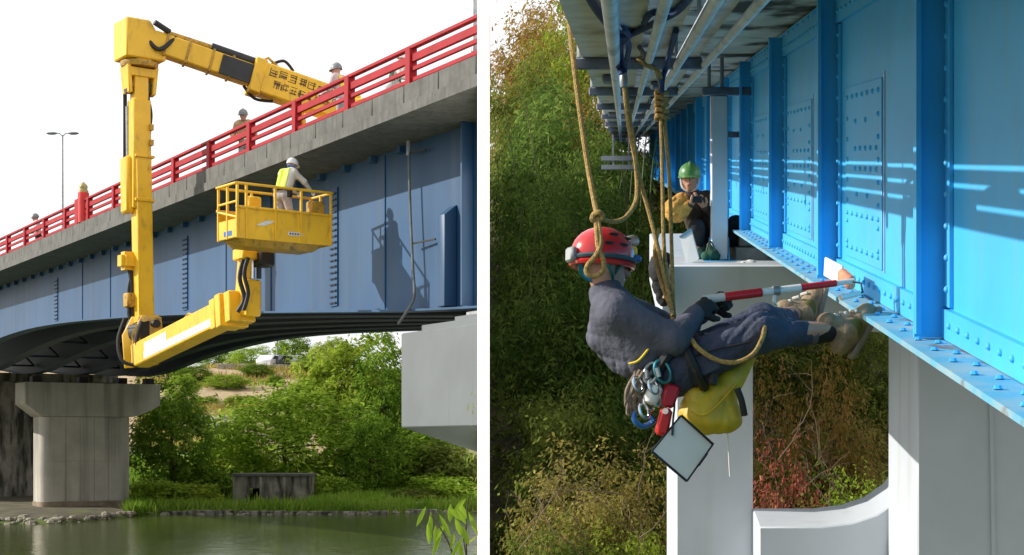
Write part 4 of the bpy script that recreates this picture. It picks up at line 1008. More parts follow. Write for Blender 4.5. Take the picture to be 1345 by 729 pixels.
# things hanging from the harness, each its own
def ring(c, a, b, r, ax, n=18):
    t_ = MB(); t_.tube([c+ax[0]*a*math.cos(t)+ax[1]*b*math.sin(t) for t in [k*2*math.pi/n for k in range(n)]], r, 7, closed=True); return t_
cr = thing('carabiner', c_(870, 487, -.23), 'teal oval carabiner on the climber harness beside the hip', 'carabiner')
ring(c_(870, 488, -.23), .034, .055, .008, (V3(.9, .1, .4), V3(-.35, .1, .9))).build('oval_body', M['cyan'], cr)
MB().tube([c_(863, 483, -.24), c_(866, 495, -.24)], .011, 8).build('gate', M['steel'], cr)
cr = thing('carabiner', c_(857, 492, -.23), 'dull steel carabiner left of the teal one on the harness', 'carabiner')
ring(c_(855, 490, -.22), .030, .050, .008, (V3(.9, -.2, -.3), V3(.3, .1, .9))).build('oval_body', M['steel'], cr)
MB().tube([c_(849, 486, -.225), c_(850, 497, -.225)], .010, 8).build('gate', M['steel'], cr)
gb = thing('gear_cluster', c_(846, 515, -.18), 'bunch of grey brown slings and metal clips hanging below the climber hip', 'climbing gear')
gm = MB(); r4 = random.Random(9)
for i in range(9):
    x0, y0 = 842+r4.uniform(-8, 16), 488+r4.uniform(-6, 10); x1, y1 = 842+r4.uniform(-22, 18), 520+r4.uniform(-8, 30)
    gm.tube(smooth([c_(x0, y0, -.17+r4.uniform(-.05, .04)), c_((x0+x1)/2-8, (y0+y1)/2+4, -.2), c_(x1, y1, -.18), c_((x0+x1)/2+7, (y0+y1)/2+3, -.17), c_(x0+3, y0, -.16)]), .009, 6)
gm.build('sling', mat('grey_brown_webbing', (.22, .17, .13), .85, var=.4, scale=30), gb)
gm = MB()
for (x, y) in ((858, 508), (862, 524), (852, 530), (838, 505), (846, 540)): gm.add(*[(m_.v, m_.f) for m_ in [ring(c_(x, y, -.21+r4.uniform(-.02, .02)), .022, .036, .007, (V3(.8, .3, .4), V3(-.4, .1, .9)), 14)]][0])
gm.build('snap_hook', M['chrome'], gb)
MB().lathe(c_(858, 517, -.20), [(-.05, .02), (-.03, .035), (.03, .035), (.05, .015)], V3(.4, .2, .8), 12).build('pulley', M['wht'], gb)
lo_ = MB(); lo_.tube(smooth([c_(833, 540, -.18), c_(834, 553, -.18), c_(845, 560, -.18), c_(858, 553, -.18), c_(852, 545, -.17)]), .013, 7); tag(lo_.build('cord_loop', M['blu']), 'small blue cord loop dangling under the gear bunch', 'cord')
rt = thing('descender', c_(876, 538, -.22), 'bright red metal descender tool hanging from the harness', 'tool')
MB().beam(c_(884, 505, -.20), c_(876, 535, -.21), .075, .045, wa, .06, .04).build('upper_plate', mat('dark_red_anodised', (.40, .015, .03), .4), rt, bevel=.012)
MB().beam(c_(876, 536, -.215), c_(868, 572, -.22), .055, .05, wa, .062, .05).build('handle', M['brtred'], rt, bevel=.014)
MB().tube([c_(874, 540, -.255), c_(874, 540, -.18)], .014, 10).build('pivot', M['chrome'], rt)
bg_ = thing('tool_bag', c_(935, 520, -.1), 'yellow tarpaulin tool bag hanging under the climber thighs', 'bag')
soft('pouch', [('c', c_(918, 545, -.10), c_(950, 545, -.08), .085, .085), ('c', c_(955, 500, -.08), c_(925, 545, -.10), .055, .09), ('c', c_(985, 470, -.06), c_(950, 515, -.08), .028, .07), ('e', c_(938, 555, -.10), (.12, .09, .045), (XA, wa, UP)), ('c', c_(912, 520, -.12), c_(910, 545, -.12), .05, .06)], M['bag'], bg_, .009, .03, .004, 22, 4)
fp_ = MB(); fp_.add([c_(905, 508, -.235), c_(940, 505, -.225), c_(932, 545, -.235), c_(900, 540, -.24)], [(0, 1, 2, 3)]); 
MB().tube(smooth([c_(968, 510, -.17), c_(974, 526, -.17), c_(978, 546, -.16)]), .016, 6).build('strap', M['black'], bg_); MB().tube(smooth([c_(938, 492, -.2), c_(936, 505, -.21)]), .022, 6).build('strap', M['black'], bg_)
se = MB(); se.tube(smooth([c_(908, 540, -.21), c_(925, 545, -.225), c_(945, 530, -.20), c_(966, 505, -.15)]), .006, 5); se.build('seam', M['bag'], bg_)
cb = thing('clipboard', c_(896, 588, -.2), 'pale clipboard with black edge strips hanging at the end of a cord', 'clipboard')
q4 = [c_(894, 546, -.22), c_(936, 584, -.20), c_(902, 632, -.24), c_(856, 593, -.26)]
nb_ = (q4[1]-q4[0]).cross(q4[3]-q4[0]).normalized(); nb_ = nb_ if nb_.y < 0 else -nb_
MB().prism([p-nb_*.004 for p in q4], nb_*.006).build('board', M['board'], cb)
ed = MB(); ed.beam(q4[0]+nb_*.006, q4[1]+nb_*.006, .008, .022, nb_); ed.beam(q4[2].lerp(q4[1], .42)+nb_*.006, q4[2].lerp(q4[1], .75)+nb_*.006, .008, .026, nb_); ed.build('clip', M['black'], cb)
ed = MB(); ed.beam(q4[3], q4[2], .010, .010, nb_); ed.beam(q4[2], q4[1], .008, .008, nb_); ed.beam(q4[3], q4[0], .007, .007, nb_); ed.build('edge', M['blackmetal'], cb)
cd_ = MB(); cd_.tube(smooth([c_(884, 500, -.2), c_(886, 530, -.22), c_(884, 552, -.235), c_(883, 572, -.245)]), .005, 5); cd_.build('cord', M['black'], cb)
# measuring pole with red and white bands and a roller frame at its tip
pl = thing('banded_pole', pole0, 'red and white banded pole with a wire roller frame held out to the girder', 'pole')
Lp = (pole1-pole0).length; pp = lambda t: pole0+pd*Lp*t
for t0, t1, mm_, r_0 in ((-.02, .12, 'glovew', .020), (.123, .37, 'poler', .021), (.373, .635, 'wht', .018), (.638, .875, 'poler', .016), (.878, 1.0, 'wht', .013)):
    MB().tube([pp(t0), pp(t1)], r_0, 14).build('pole_band', M[mm_], pl)
MB().tube([pp(.45), pp(.49)], .024, 12).build('pole_clamp', M['steel'], pl)
fm = MB(); fm.tube([pp(.98), c_(1131, 372, .0), c_(1133, 384, -.03), c_(1112, 388, -.10), c_(1104, 390, -.12)], .0055, 6); fm.build('roller_wire', M['blackmetal'], pl)
MB().tube([c_(1128, 385, -.04), c_(1104, 391, -.12)], .014, 10).build('roller', M['wht'], pl)
pw = MB(); pw.tube(smooth([pp(.46)-UP*.02, pp(.45)-UP*.05-wa*.02, pp(.47)-UP*.07]), .008, 6); pw.build('pole_cord', M['wht'], pl)
pdq = MB(); pdq.beam(BR(1.13, 8.55, -.712), BR(1.13, 7.72, -.712), .10, .02, UP); po_ = thing('scraper', BR(1.13, 8.2, -.71), 'white scraper with an orange grip lying on the blue girder flange', 'scraper')
MB().beam(c_(1084, 350, .95), c_(1106, 362, .60), .015, .10, wa*.2+UP).build('blade', M['wht'], po_, bevel=.004)
MB().beam(c_(1106, 361, .60), c_(1118, 372, .42), .05, .07, wa*.2+UP).build('grip', M['orange'], po_, bevel=.014)

# ------------------------------------------------------------------ ropes
def sl_(px, py, d=0.): return at(px, py, min(CY, .485*2000/(207-py))-d)
def rope(name, pts, label, r=.0115, m='rope', n=7, cat='rope', group=None):
    t_ = MB(); t_.tube(smooth(pts, 7), r, 8); o = t_.build(name, M[m]); return tag(o, label, cat, group)
rope('rope', [c_(742, -60, .10), c_(747, 20, .08), c_(757, 110, .04), c_(770, 205, 0), c_(780, 262, -.12), c_(785, 285, -.2)], 'long tan rope falling from the top edge to a knot above the red helmet', .0125)
kt = thing('rope_loop', c_(785, 285, -.22), 'tan knotted rope ending in a teardrop loop hanging in front of the red helmet', 'rope')
k1 = MB(); k1.tube(smooth([c_(785, 283, -.2), c_(787, 300, -.25), c_(789, 320, -.28), c_(783, 335, -.29), c_(773, 347, -.29), c_(770, 356, -.29), c_(775, 362, -.29), c_(785, 362, -.29), c_(793, 353, -.29), c_(792, 340, -.29), c_(786, 326, -.28), c_(784, 305, -.26), c_(783, 290, -.22)], 6), .0115, 8); k1.build('loop', M['rope'], kt)
k2 = MB(); k2.tube(smooth([c_(779, 282, -.21), c_(787, 279, -.23), c_(792, 285, -.22), c_(785, 291, -.22), c_(778, 288, -.23), c_(782, 280, -.2), c_(790, 290, -.21)], 5), .0125, 8); k2.build('knot', M['rope'], kt)
rope('rope', [c_(789, 286, -.2), c_(802, 291, -.16), c_(818, 288, -.10), c_(832, 272, -.04), c_(837, 250, 0), c_(834, 200, .02), c_(826, 150, .03), c_(820, 112, .02)], 'tan rope sagging from the helmet knot and back up to the blue sling', .0115)
rope('rope', [c_(820, 112, .0), c_(825, 160, .02), c_(838, 225, .02), c_(858, 300, .0), c_(872, 360, -.04), c_(882, 405, -.10), c_(884, 432, -.15)], 'tan rope slanting from the blue sling down to the climber chest', .0105)
rope('rope', [c_(868, 150, .05), c_(870, 230, .04), c_(872, 320, .02), c_(878, 385, -.05), c_(884, 415, -.13)], 'left strand of the straight tan rope pair above the climber hands', .0095)
rope('rope', [c_(872, 150, .06), c_(879, 230, .05), c_(882, 320, .03), c_(884, 390, -.05), c_(886, 432, -.14)], 'right strand of the straight tan rope pair above the climber hands', .0095)
rope('rope', [c_(866, 300, .0), c_(860, 330, .0), c_(868, 370, -.02), c_(880, 402, -.1)], 'short slack tan rope beside the rope pair near the pier top', .009)
ku = thing('rope_knot', c_(869, 140, .05), 'bulky tan knot with a coiled end on the upper rope pair', 'rope')
k3 = MB()
for i in range(5): 
    y = 122+8*i; k3.tube([c_(869, y, .05)+XA*.026*math.cos(t)+wa*.026*math.sin(t)+UP*.006*math.sin(t*2) for t in [k*2*math.pi/12 for k in range(12)]], .011, 7, closed=True)
k3.build('coil', M['rope'], ku)
k4 = MB(); k4.tube(smooth([c_(869, 120, .05), c_(868, 104, .0), c_(862, 92, -.03), c_(846, 84, -.05), c_(838, 76, -.04)]), .011, 7); k4.build('tail', M['rope'], ku)
bs = thing('sling', c_(815, 60, .0), 'dark blue sling tied in a Y round the cable troughs', 'sling')
b_s = MB()
def strap_(pts, r, par, m='ropeblue'):
    MB().tube(smooth([sl_(*p) for p in pts], 5), r, 8).build('strap', M[m], par)
for pts, r in (([(772, -6), (780, 8), (793, 26), (806, 42), (815, 50)], .013), ([(912, -12), (890, 14), (866, 27), (840, 40), (817, 51)], .013),
               ([(846, 30), (852, 20), (862, 16), (870, 22), (866, 30), (854, 33)], .012), ([(811, 44, .02), (805, 62, .03), (811, 84, .02), (818, 100)], .013), ([(820, 46, .02), (826, 62, .03), (822, 84, .02), (819, 100)], .013),
               ([(805, 44, .01), (816, 38, .03), (826, 46, .04), (816, 56, .04), (805, 50, .02)], .013), ([(814, 52, .02), (816, 72, .03), (817, 98, .01)], .012)):
    strap_(pts, r, bs)
MB().lathe(c_(819, 106, 0), [(-.03, .014), (-.01, .020), (.02, .020), (.035, .012)], UP, 10).build('steel_ring', M['steel'], bs)
bs2 = thing('sling', c_(872, 108, .05), 'short dark blue sling holding the bulky tan knot', 'sling')
strap_([(888, 40), (882, 62), (875, 86), (870, 106), (869, 122)], .013, bs2)
strap_([(840, 62), (852, 80), (864, 98), (870, 122)], .011, bs2, 'channel')
rope('rope', [c_(908, 446, -.22), c_(918, 458, -.25), c_(940, 472, -.27), c_(965, 476, -.28), c_(988, 466, -.29), c_(1001, 445, -.28), c_(1005, 425, -.24), c_(1006, 412, -.15)], 'ochre rope loop slung round the climber near thigh', .0115)
rope('cord', [c_(955, 560, -.1), c_(957, 590, -.1), c_(958, 612, -.1), c_(959, 626, -.1)], 'thin white cord dangling under the yellow bag', .0035, 'wht', cat='cord')
hk = thing('hanging_bag', c_(866, 372, 4.5), 'dark tool roll and rope bundle hung on the left edge of the white pier', 'bag')
pY = 14.3-CY
soft('roll', [('c', c_(866, 350, pY), c_(868, 372, pY), .10, .09), ('c', c_(868, 372, pY), c_(872, 395, pY), .08, .06), ('c', c_(862, 342, pY), c_(872, 340, pY), .07, .07)], M['tdk'], hk, .02, .03, .012, 14, 3)
MB().tube(smooth([c_(858, 338, pY-.05), c_(864, 330, pY-.08), c_(872, 336, pY-.1), c_(878, 372, pY-.12), c_(872, 392, pY-.1)]), .018, 6).build('cord', M['shirto'], hk)

# ------------------------------------------------------------------ the worker crouching on the white pier
QY = 15.45
def g_(px, py, dy=0.): return at(px, py, QY+dy)
J = {'head': g_(906, 236, -.05), 'neck': g_(911, 255, 0),
     'shR': g_(897, 266, .0), 'elR': g_(888, 276, -.16), 'wrR': g_(906, 269, -.26), 'hdR': g_(914, 262, -.28),
     'shL': g_(936, 264, .06), 'elL': g_(945, 286, -.06), 'wrL': g_(926, 272, -.22), 'hdL': g_(917, 263, -.27),
     'hipR': g_(920, 318, .20), 'hipL': g_(944, 318, .22), 'knR': g_(915, 298, -.22), 'knL': g_(966, 293, -.10),
     'anR': g_(918, 338, .0), 'anL': g_(962, 336, .10), 'toR': g_(914, 342, -.16), 'toL': g_(972, 341, -.06)}
zt_ = BR(0, QY, -1.06).z
for k in ('anR', 'anL', 'toR', 'toL'): J[k].z = zt_+.155
P, jk, tr_, fr_ = figure('person', Vector((J['hipR'].x, QY, zt_)), 'worker in green helmet with golden puffy sleeve crouching on the white pier', J, (-.12, -1, -.18), ('tdk', 'tdk', 'hgreen', 'skin', 'boot'), seed=21, res=.013, gl={'L': ((0, 0, 1), 1, .8), 'R': ((0, 0, 1), -1, .8)})
jk.data.materials[0] = mat('black_brown_jacket', (.050, .036, .030), .85, var=.3, scale=8, bump=.3)
MB().box(J['hdR'].lerp(J['hdL'], .5)-Vector((0, .03, 0)), (.10, .05, .07)).build('camera_body', M['black'], P, bevel=.012)
f, l, u = fr_; H = J['head']
MB().tube(smooth([H+l*.09+u*.03, H+l*.075-u*.07+f*.03, H-u*.115+f*.05, H-l*.075-u*.07+f*.03, H-l*.09+u*.03], 4), .012, 6).build('chin_strap', M['shirt'], P)
soft('sleeve', [('c', J['shR']+V3(-.01, -.02, .0), J['elR'], .10, .115), ('c', J['elR'], J['elR'].lerp(J['wrR'], .75), .105, .062), ('e', J['elR']+V3(0, -.02, .01), (.125, .11, .125), (XA, wa, UP))], M['tanbag'], P, .012, .04, .010, 24, 5)
sb_ = thing('sheet_pad', g_(902, 325, -.5), 'white paper pad leaning on the pier edge by the worker boots', 'pad')
sq = [g_(893, 312, -.42), g_(908, 302, -.38), g_(918, 340, -.60), g_(902, 349, -.64)]
MB().prism(sq, Vector((.01, .03, .01))).build('sheets', M['wht'], sb_)
MB().beam(sq[0]-wa*.006, sq[1]-wa*.006, .01, .03).build('clip', M['steel'], sb_)
gt = thing('green_bag', g_(930, 330, -.2), 'dark green cloth bag between the crouching worker boots', 'bag')
soft('pouch', [('c', g_(928, 336, -.28), g_(940, 336, -.28), .055, .055), ('c', g_(932, 322, -.26), g_(934, 334, -.28), .03, .06)], M['greentarp'], gt, .014, .03, .006, 18, 6)
MB().tube(smooth([g_(928, 330, -.36), g_(933, 317, -.33), g_(940, 330, -.36)]), .008, 6).build('handle', M['black'], gt)
rg_ = thing('rag', BR(1.0, 15.3, -1.05), 'crumpled white rag lying on the pier top right of the prop', 'rag')
soft('cloth', [('e', BR(1.20, 14.9, -1.045), (.12, .09, .03), (XA, RD, UP)), ('e', BR(1.26, 14.95, -1.03), (.05, .05, .03), (XA, RD, UP))], M['wht'], rg_, .012, .02, .012, 30, 7)
# ------------------------------------------------------------------ vegetation
def leaves(cent, spread, size, n, seed, droop=.3, flat=.6, aspect=.42, core=None):
    """n leaf quads round each clump centre (K,3); returns V (K*n,4,3), clump tint"""
    r = np.random.default_rng(seed); K = len(cent)
    c = np.repeat(cent, n, 0)+r.normal(size=(K*n, 3))*np.repeat(spread, n, 0)*np.array([1, 1, flat])
    N = K*n
    nrm = r.normal(size=(N, 3))*.55; nrm[:, 2] += .75                # leaves face up and out of the crown
    if core is not None:
        og = c-core; nrm += og/(np.linalg.norm(og, axis=1)[:, None]+1e-9)*.8
        oc = c-np.repeat(cent, n, 0); nrm += oc/(np.linalg.norm(oc, axis=1)[:, None]+1e-9)*.7
    nrm /= np.linalg.norm(nrm, axis=1)[:, None]
    d = r.normal(size=(N, 3)); d[:, 2] = d[:, 2]*.5-droop; d -= nrm*(d*nrm).sum(1)[:, None]; d /= np.linalg.norm(d, axis=1)[:, None]+1e-9
    w = np.cross(nrm, d)
    L = size*r.uniform(.45, 1.55, (N, 1)); Wd = L*aspect
    V = np.stack([c, c+d*L*.55+w*Wd*.5, c+d*L, c+d*L*.45-w*Wd*.5], 1)
    t = np.repeat(r.uniform(.15, .85, K), n)+r.normal(size=N)*.14
    return V, t
def crown(name, seed, rx, rz, K, n, size, spread, m, zc, droop=.3, shell=.55, lump=.35, flat=.6, layers=0, aspect=.42):
    r = np.random.default_rng(seed)
    d = r.normal(size=(K, 3)); d /= np.linalg.norm(d, axis=1)[:, None]
    rad = (shell+(1-shell)*r.random(K)**.6)
    lp = np.array([1+lump*noise.noise(Vector(x)*1.7+Vector((seed*3.1, 0, 0))) for x in d.tolist()])
    c = d*(rad*lp)[:, None]*np.array([rx, rx, rz])
    if layers: c[:, 2] = np.round(c[:, 2]/rz*layers)/layers*rz+r.normal(size=K)*.06*rz
    c[:, 2] += zc
    V, t = leaves(c, np.full((K, 1), spread)*r.uniform(.6, 1.3, (K, 1)), size, n, seed+1, droop, flat, aspect, np.array([0, 0, zc*.85]))
    return quadmesh(name, V, t, m), c
def trunkmesh(name, c, h, r0, zc, seed, limbs=9):
    rr = np.random.default_rng(seed); mb_ = MB()
    top = Vector((0, 0, zc+.25*h)); bend = Vector((rr.normal()*.03*h, rr.normal()*.03*h, 0))
    pts = smooth([(0, 0, -.4), bend*.4+Vector((0, 0, zc*.4)), bend+Vector((0, 0, zc*.8)), bend*.6+Vector((0, 0, zc+.15*h)), top], 3)
    mb_.tube(pts, [r0*(1.25-1.05*i/(len(pts)-1)) for i in range(len(pts))], 7)
    for i in rr.choice(len(c), min(limbs, len(c)), replace=False):
        e = Vector(c[i]); st = pts[min(len(pts)-1, 3+int(rr.integers(0, len(pts)-5)))]
        if e.z < st.z-.3*h: continue
        mid = st.lerp(e, .5)+Vector((0, 0, .05*h)); q = smooth([st, mid, e], 3)
        mb_.tube(q, [r0*.42*(1-.8*k/(len(q)-1)) for k in range(len(q))], 5)
    return mb_.mesh(name, M['bark'])
PROTO = {}
def proto(key, **k):
    h = k.pop('h'); r0 = k.pop('r0'); limbs = k.pop('limbs', 9)
    me, c = crown('crown', **k); PROTO[key] = (me, trunkmesh('trunk', c, h, r0, k['zc'], k['seed']+9, limbs))
def tree(name, key, loc, sx, sz, rot, label, cat='tree', group=None, leaf=None, trunk=True, tilt=0):
    me, tr = PROTO[key]
    o = thing(name, loc, label, cat, group); o.rotation_euler = (tilt, 0, rot); o.scale = (sx, sx, sz)
    c = bpy.data.objects.new('crown' if trunk else 'foliage', me); COL.objects.link(c); c.parent = o
    if leaf: c.material_slots[0].link = 'OBJECT'; c.material_slots[0].material = M[leaf]
    t = bpy.data.objects.new('trunk' if trunk else 'stem', tr); COL.objects.link(t); t.parent = o
    return o
# unit trees: about 1 m wide and tall, scaled by their owner
proto('round', seed=3, rx=.5, rz=.46, K=380, n=26, size=.042, spread=.042, m=M['leafB'], zc=.50, droop=.35, lump=.5, h=1, r0=.022)
proto('tall', seed=11, rx=.44, rz=.48, K=400, n=30, size=.038, spread=.040, m=M['leafA'], zc=.51, droop=.4, lump=.6, layers=7, h=1, r0=.022)
proto('open', seed=23, rx=.45, rz=.40, K=170, n=40, size=.046, spread=.045, m=M['leafC'], zc=.60, droop=.3, shell=.4, lump=.8, h=1, r0=.024, limbs=16)
proto('bush', seed=31, rx=.5, rz=.46, K=150, n=30, size=.075, spread=.07, m=M['leafB'], zc=.42, droop=.3, lump=.6, h=.8, r0=.02)
proto('bamboo', seed=41, rx=.42, rz=.50, K=280, n=44, size=.046, spread=.055, m=M['leafD'], zc=.52, droop=.8, shell=.45, lump=.8, layers=8, aspect=.24, h=1, r0=.012)
proto('bamboo2', seed=47, rx=.48, rz=.46, K=280, n=44, size=.042, spread=.06, m=M['leafD'], zc=.50, droop=.7, shell=.45, lump=.9, layers=7, aspect=.28, h=1, r0=.014)
proto('wild', seed=53, rx=.5, rz=.46, K=260, n=44, size=.034, spread=.06, m=M['leafH'], zc=.46, droop=.4, shell=.35, lump=1.0, aspect=.4, h=.9, r0=.012, limbs=20)
proto('sparse', seed=61, rx=.48, rz=.46, K=130, n=44, size=.032, spread=.065, m=M['leafE'], zc=.50, droop=.4, shell=.3, lump=1.0, aspect=.45, h=1, r0=.012, limbs=26)

def onL(px, py_base, Y): X = (px-CX)/FP*Y; return Vector((X, Y, zL(X, Y)-.05))
def hL(py_top, Y, base): return CZ+(HY-py_top)/FP*Y-base.z
# trees on the far bank of the river
LT = [ # name, key, px, Y, py_top, width px, leaf, label
 ('broadleaf_tree', 'tall', 226, 84, 508, 128, 'leafA', 'dense dark green tree standing beside the right side of the concrete pier'),
 ('broadleaf_tree', 'round', 380, 90, 508, 205, 'leafB', 'wide rounded light green tree spreading behind the small concrete hut'),
 ('broadleaf_tree', 'bush', 300, 92, 565, 90, 'leafC', 'low yellow green tree between the dark tree and the wide rounded tree'),
 ('broadleaf_tree', 'open', 452, 104, 440, 150, 'leafC', 'tall bright yellow green tree with open limbs rising under the bridge'),
 ('broadleaf_tree', 'tall', 505, 100, 470, 110, 'leafA', 'tall deep green tree against the left edge of the grey pier head'),
 ('broadleaf_tree', 'round', 488, 88, 550, 90, 'leafA', 'small dark rounded tree at the right foot of the wide light green tree'),
 ('broadleaf_tree', 'bush', 548, 92, 560, 110, 'leafA', 'dark spreading tree whose top hides behind the grey pier head'),
 ('broadleaf_tree', 'bush', 607, 90, 575, 80, 'leafH', 'olive green tree under the pier head next to the white wall'),
 ('broadleaf_tree', 'round', 575, 110, 500, 130, 'leafA', 'shaded tree far behind the grey pier head'),
 ('hillside_tree', 'round', 254, 142, 480, 50, 'leafA', 'small round tree alone on the dry slope, nearest to the pier'),
 ('hillside_tree', 'round', 297, 138, 492, 58, 'leafB', 'low spreading light tree in the middle of the dry slope'),
 ('hillside_tree', 'bush', 362, 140, 492, 22, 'leafA', 'tiny dark tree below the parked cars'),
 ('hillside_tree', 'bush', 222, 118, 520, 60, 'leafA', 'bushy tree peeping over the top of the dark tree beside the pier'),
 ('hillside_tree', 'round', 330, 172, 455, 60, 'leafB', 'leafy tree under the bridge at the top of the dry slope'),
 ('hillside_tree', 'round', 290, 180, 458, 60, 'leafA', 'dark leafy tree at the slope top left of the parked cars'),
 ('hillside_tree', 'tall', 385, 190, 440, 60, 'leafA', 'dark tree standing behind the parked cars'),
 ('hillside_tree', 'round', 438, 185, 445, 60, 'leafC', 'pale tree right of the parked cars, close under the bridge'),
 ('hillside_tree', 'round', 205, 175, 475, 60, 'leafH', 'dull green tree seen above the right end of the pier cap'),
 ('hillside_tree', 'tall', 150, 150, 478, 80, 'leafH', 'dull tree seen through the gaps above the pier cap'),
 ('hillside_tree', 'tall', 30, 105, 500, 110, 'leafH', 'dark tree in the bridge shade left of the concrete pier'),
 ('hillside_tree', 'bush', 12, 92, 560, 90, 'leafH', 'dark bush in the bridge shade at the left foot of the pier'),
 ('hillside_tree', 'round', 238, 128, 492, 48, 'leafB', 'light green tree on the slope just above the dark tree beside the pier'),
 ('hillside_tree', 'bush', 318, 124, 518, 46, 'leafC', 'yellow green bush on the slope right of the pale rocks'),
 ('hillside_tree', 'round', 338, 146, 478, 44, 'leafA', 'deep green tree on the slope below the retaining wall'),
 ('hillside_tree', 'bush', 270, 126, 520, 36, 'leafB', 'small green bush on the slope directly above the pale rocks'),
 ('hillside_tree', 'round', 410, 150, 470, 56, 'leafB', 'green tree on the slope below the rightmost parked car'),
 ('bank_bush', 'bush', 205, 79, 628, 70, 'leafB', 'low light bush at the foot of the dark tree by the pier'),
 ('bank_bush', 'bush', 255, 80, 632, 70, 'leafC', 'low yellow green bush between the pier and the hut'),
 ('bank_bush', 'bush', 545, 84, 640, 60, 'leafH', 'low dark bush on the grass near the sandy patch'),
 ('bank_bush', 'bush', 590, 86, 622, 90, 'leafB', 'green bush on the bank below the grey pier head'),
 ('bank_bush', 'bush', 430, 85, 622, 60, 'leafB', 'green bush just right of the concrete hut'),
 ('bank_bush', 'bush', 276, 84, 612, 60, 'leafA', 'deep green bush touching the left wall of the hut'),
]
for i, (nm, key, px, Y, pt, wd, lf, lab) in enumerate(LT):
    b = onL(px, 0, Y); h = hL(pt, Y, b)*1.08; w = wd/FP*Y*1.06
    b.x = min(b.x, wallx(Y)-.15-.56*w)
    tree(nm, key, b, w, h, i*1.7, lab, 'tree' if 'tree' in nm else 'bush', 'trees and bushes on the river bank', lf)
# grass on the bank
def grass(name, pts, h, seed, m, w=.05):
    r = np.random.default_rng(seed); P = np.array(pts); n = len(P)
    d = r.normal(size=(n, 3))*.35; d[:, 2] = 1; d /= np.linalg.norm(d, axis=1)[:, None]
    a = r.uniform(0, math.pi, n); wv = np.stack([np.cos(a), np.sin(a), 0*a], 1)*w*r.uniform(.6, 1.5, (n, 1))
    H = h*r.uniform(.5, 1.3, (n, 1))
    V = np.stack([P-wv, P+wv, P+d*H+wv*.1, P+d*H-wv*.1], 1)
    t = .5+.35*np.array([noise.noise(Vector((p[0]*.35, p[1]*.35, 0))) for p in pts])+r.normal(size=n)*.18
    return tag(link(name, quadmesh(name, V, t, M[m])), kind='stuff')
gp = []
while len(gp) < 26000:
    Y = 73+random.random()**1.4*28; X = (random.uniform(165, 636)-CX)/FP*Y
    if X > wallx(Y)-.05 or Y < shore(X)+.15: continue
    if -9.5 < X+.0*Y and ((X+4.2)/2.6)**2+((Y-82.5)/2.2)**2 < 1 and random.random() < .95: continue
    if -15.6 < X < -10.6 and 77.2 < Y < 82.2 and random.random() < .85: continue
    gp.append((X, Y, zL(X, Y)-.03))
grass('bank_grass', gp, .55, 5, 'grass')
dp_ = []
while len(dp_) < 9000:
    Y = 104+random.random()*66; X = (random.uniform(180, 520)-CX)/FP*Y
    if nz2(X, Y, .12, 7) < -.05: continue
    dp_.append((X, Y, zL(X, Y)-.05))
grass('dry_slope_grass', dp_, .55, 6, 'leafF', .09)
# sandy landing on the right, rubble along the shore
sp_ = []; N_ = 28
for i in range(N_):
    a = 2*math.pi*i/N_; x = -3.9+2.5*math.cos(a)*(1+.2*math.sin(3*a)); y = 82.3+2.3*math.sin(a); sp_.append((x, y, zL(x, y)+.05))
sp_.append((-3.9, 82.3, zL(-3.9, 82.3)+.09))
tag(MB().add(sp_, [(i, (i+1) % N_, N_) for i in range(N_)]).build('sand_patch', mat('pale_sand', (.50, .40, .27), .95, scale=2, var=.2, bump=.4)), kind='structure')
so_v = []
for i in range(N_):
    a = 2*math.pi*i/N_; x = -27+8.2*math.cos(a)*(1+.12*math.sin(4*a)); y = 77+10.5*math.sin(a); y = max(y, shore(x)+.1); so_v.append((x, y, zL(x, y)+.03))
sgrid = MB(); nx_, ny_ = 14, 12
for j in range(ny_+1):
    for i in range(nx_+1):
        x = -36+17.6*i/nx_; y0 = shore(x)-.6; y = y0+(92-y0)*j/ny_; sgrid.v.append((x, y, zL(x, y)+.035))
sgrid.f = [(j*(nx_+1)+i, j*(nx_+1)+i+1, (j+1)*(nx_+1)+i+1, (j+1)*(nx_+1)+i) for j in range(ny_) for i in range(nx_)]
tag(sgrid.build('bare_soil', mat('shade_dark_bank_soil', (.075, .068, .042), .95, scale=1.2, col2=(.16, .14, .085), bump=.6, bscale=6)), kind='structure')  # bank soil, its tone darkened to carry the shade beside the pier
def stones(name, spots, m):
    mb_ = MB()
    for (p, s) in spots:
        b = len(mb_.v); mb_.ell(p, (s*random.uniform(.7, 1.3), s*random.uniform(.6, 1.1), s*random.uniform(.45, .8)), n=6, m=4)
        for i in range(b, len(mb_.v)):
            v = Vector(mb_.v[i]); mb_.v[i] = tuple(v+(v-Vector(p))*noise.noise(v*3.3)*.45)
    return tag(mb_.build(name, m, sharp=25), kind='stuff')
S_ = []
for i in range(260):
    X = random.uniform(-25, -13.0); Y = shore(X)+random.gauss(.6, .7); S_.append(((X, Y, zL(X, Y)+.01), random.choice([.06, .08, .10, .13, .17, .22])))
for i in range(120):
    X = random.uniform(-14, -1); Y = shore(X)+random.gauss(.1, .15); S_.append(((X, Y, zL(X, Y)+.02), random.choice([.08, .1, .13])))
stones('shore_rubble', S_, M['stone'])
S_ = []
for i in range(110):
    px = random.uniform(256, 314); Y = random.uniform(111, 117); X = (px-CX)/FP*Y
    S_.append(((X, Y, zL(X, Y)+random.uniform(0, .25)), random.uniform(.15, .42)))
stones('pale_rock_pile', S_, M['stone'])
# low stone kerb along the water
kb = thing('stone_kerb', (-10, 76, .2), 'long low kerb of dark stones along the water below the hut', 'kerb')
x = -17.2
while x < -4.2:
    w = random.uniform(1.0, 2.6); Y = shore(x+w/2)+random.uniform(.0, .12)
    MB().box((x+w/2, Y+.2, .02), (w-random.uniform(.03, .2), .5, random.uniform(.26, .40))).build('stone', M['hut'], kb, bevel=.05); x += w
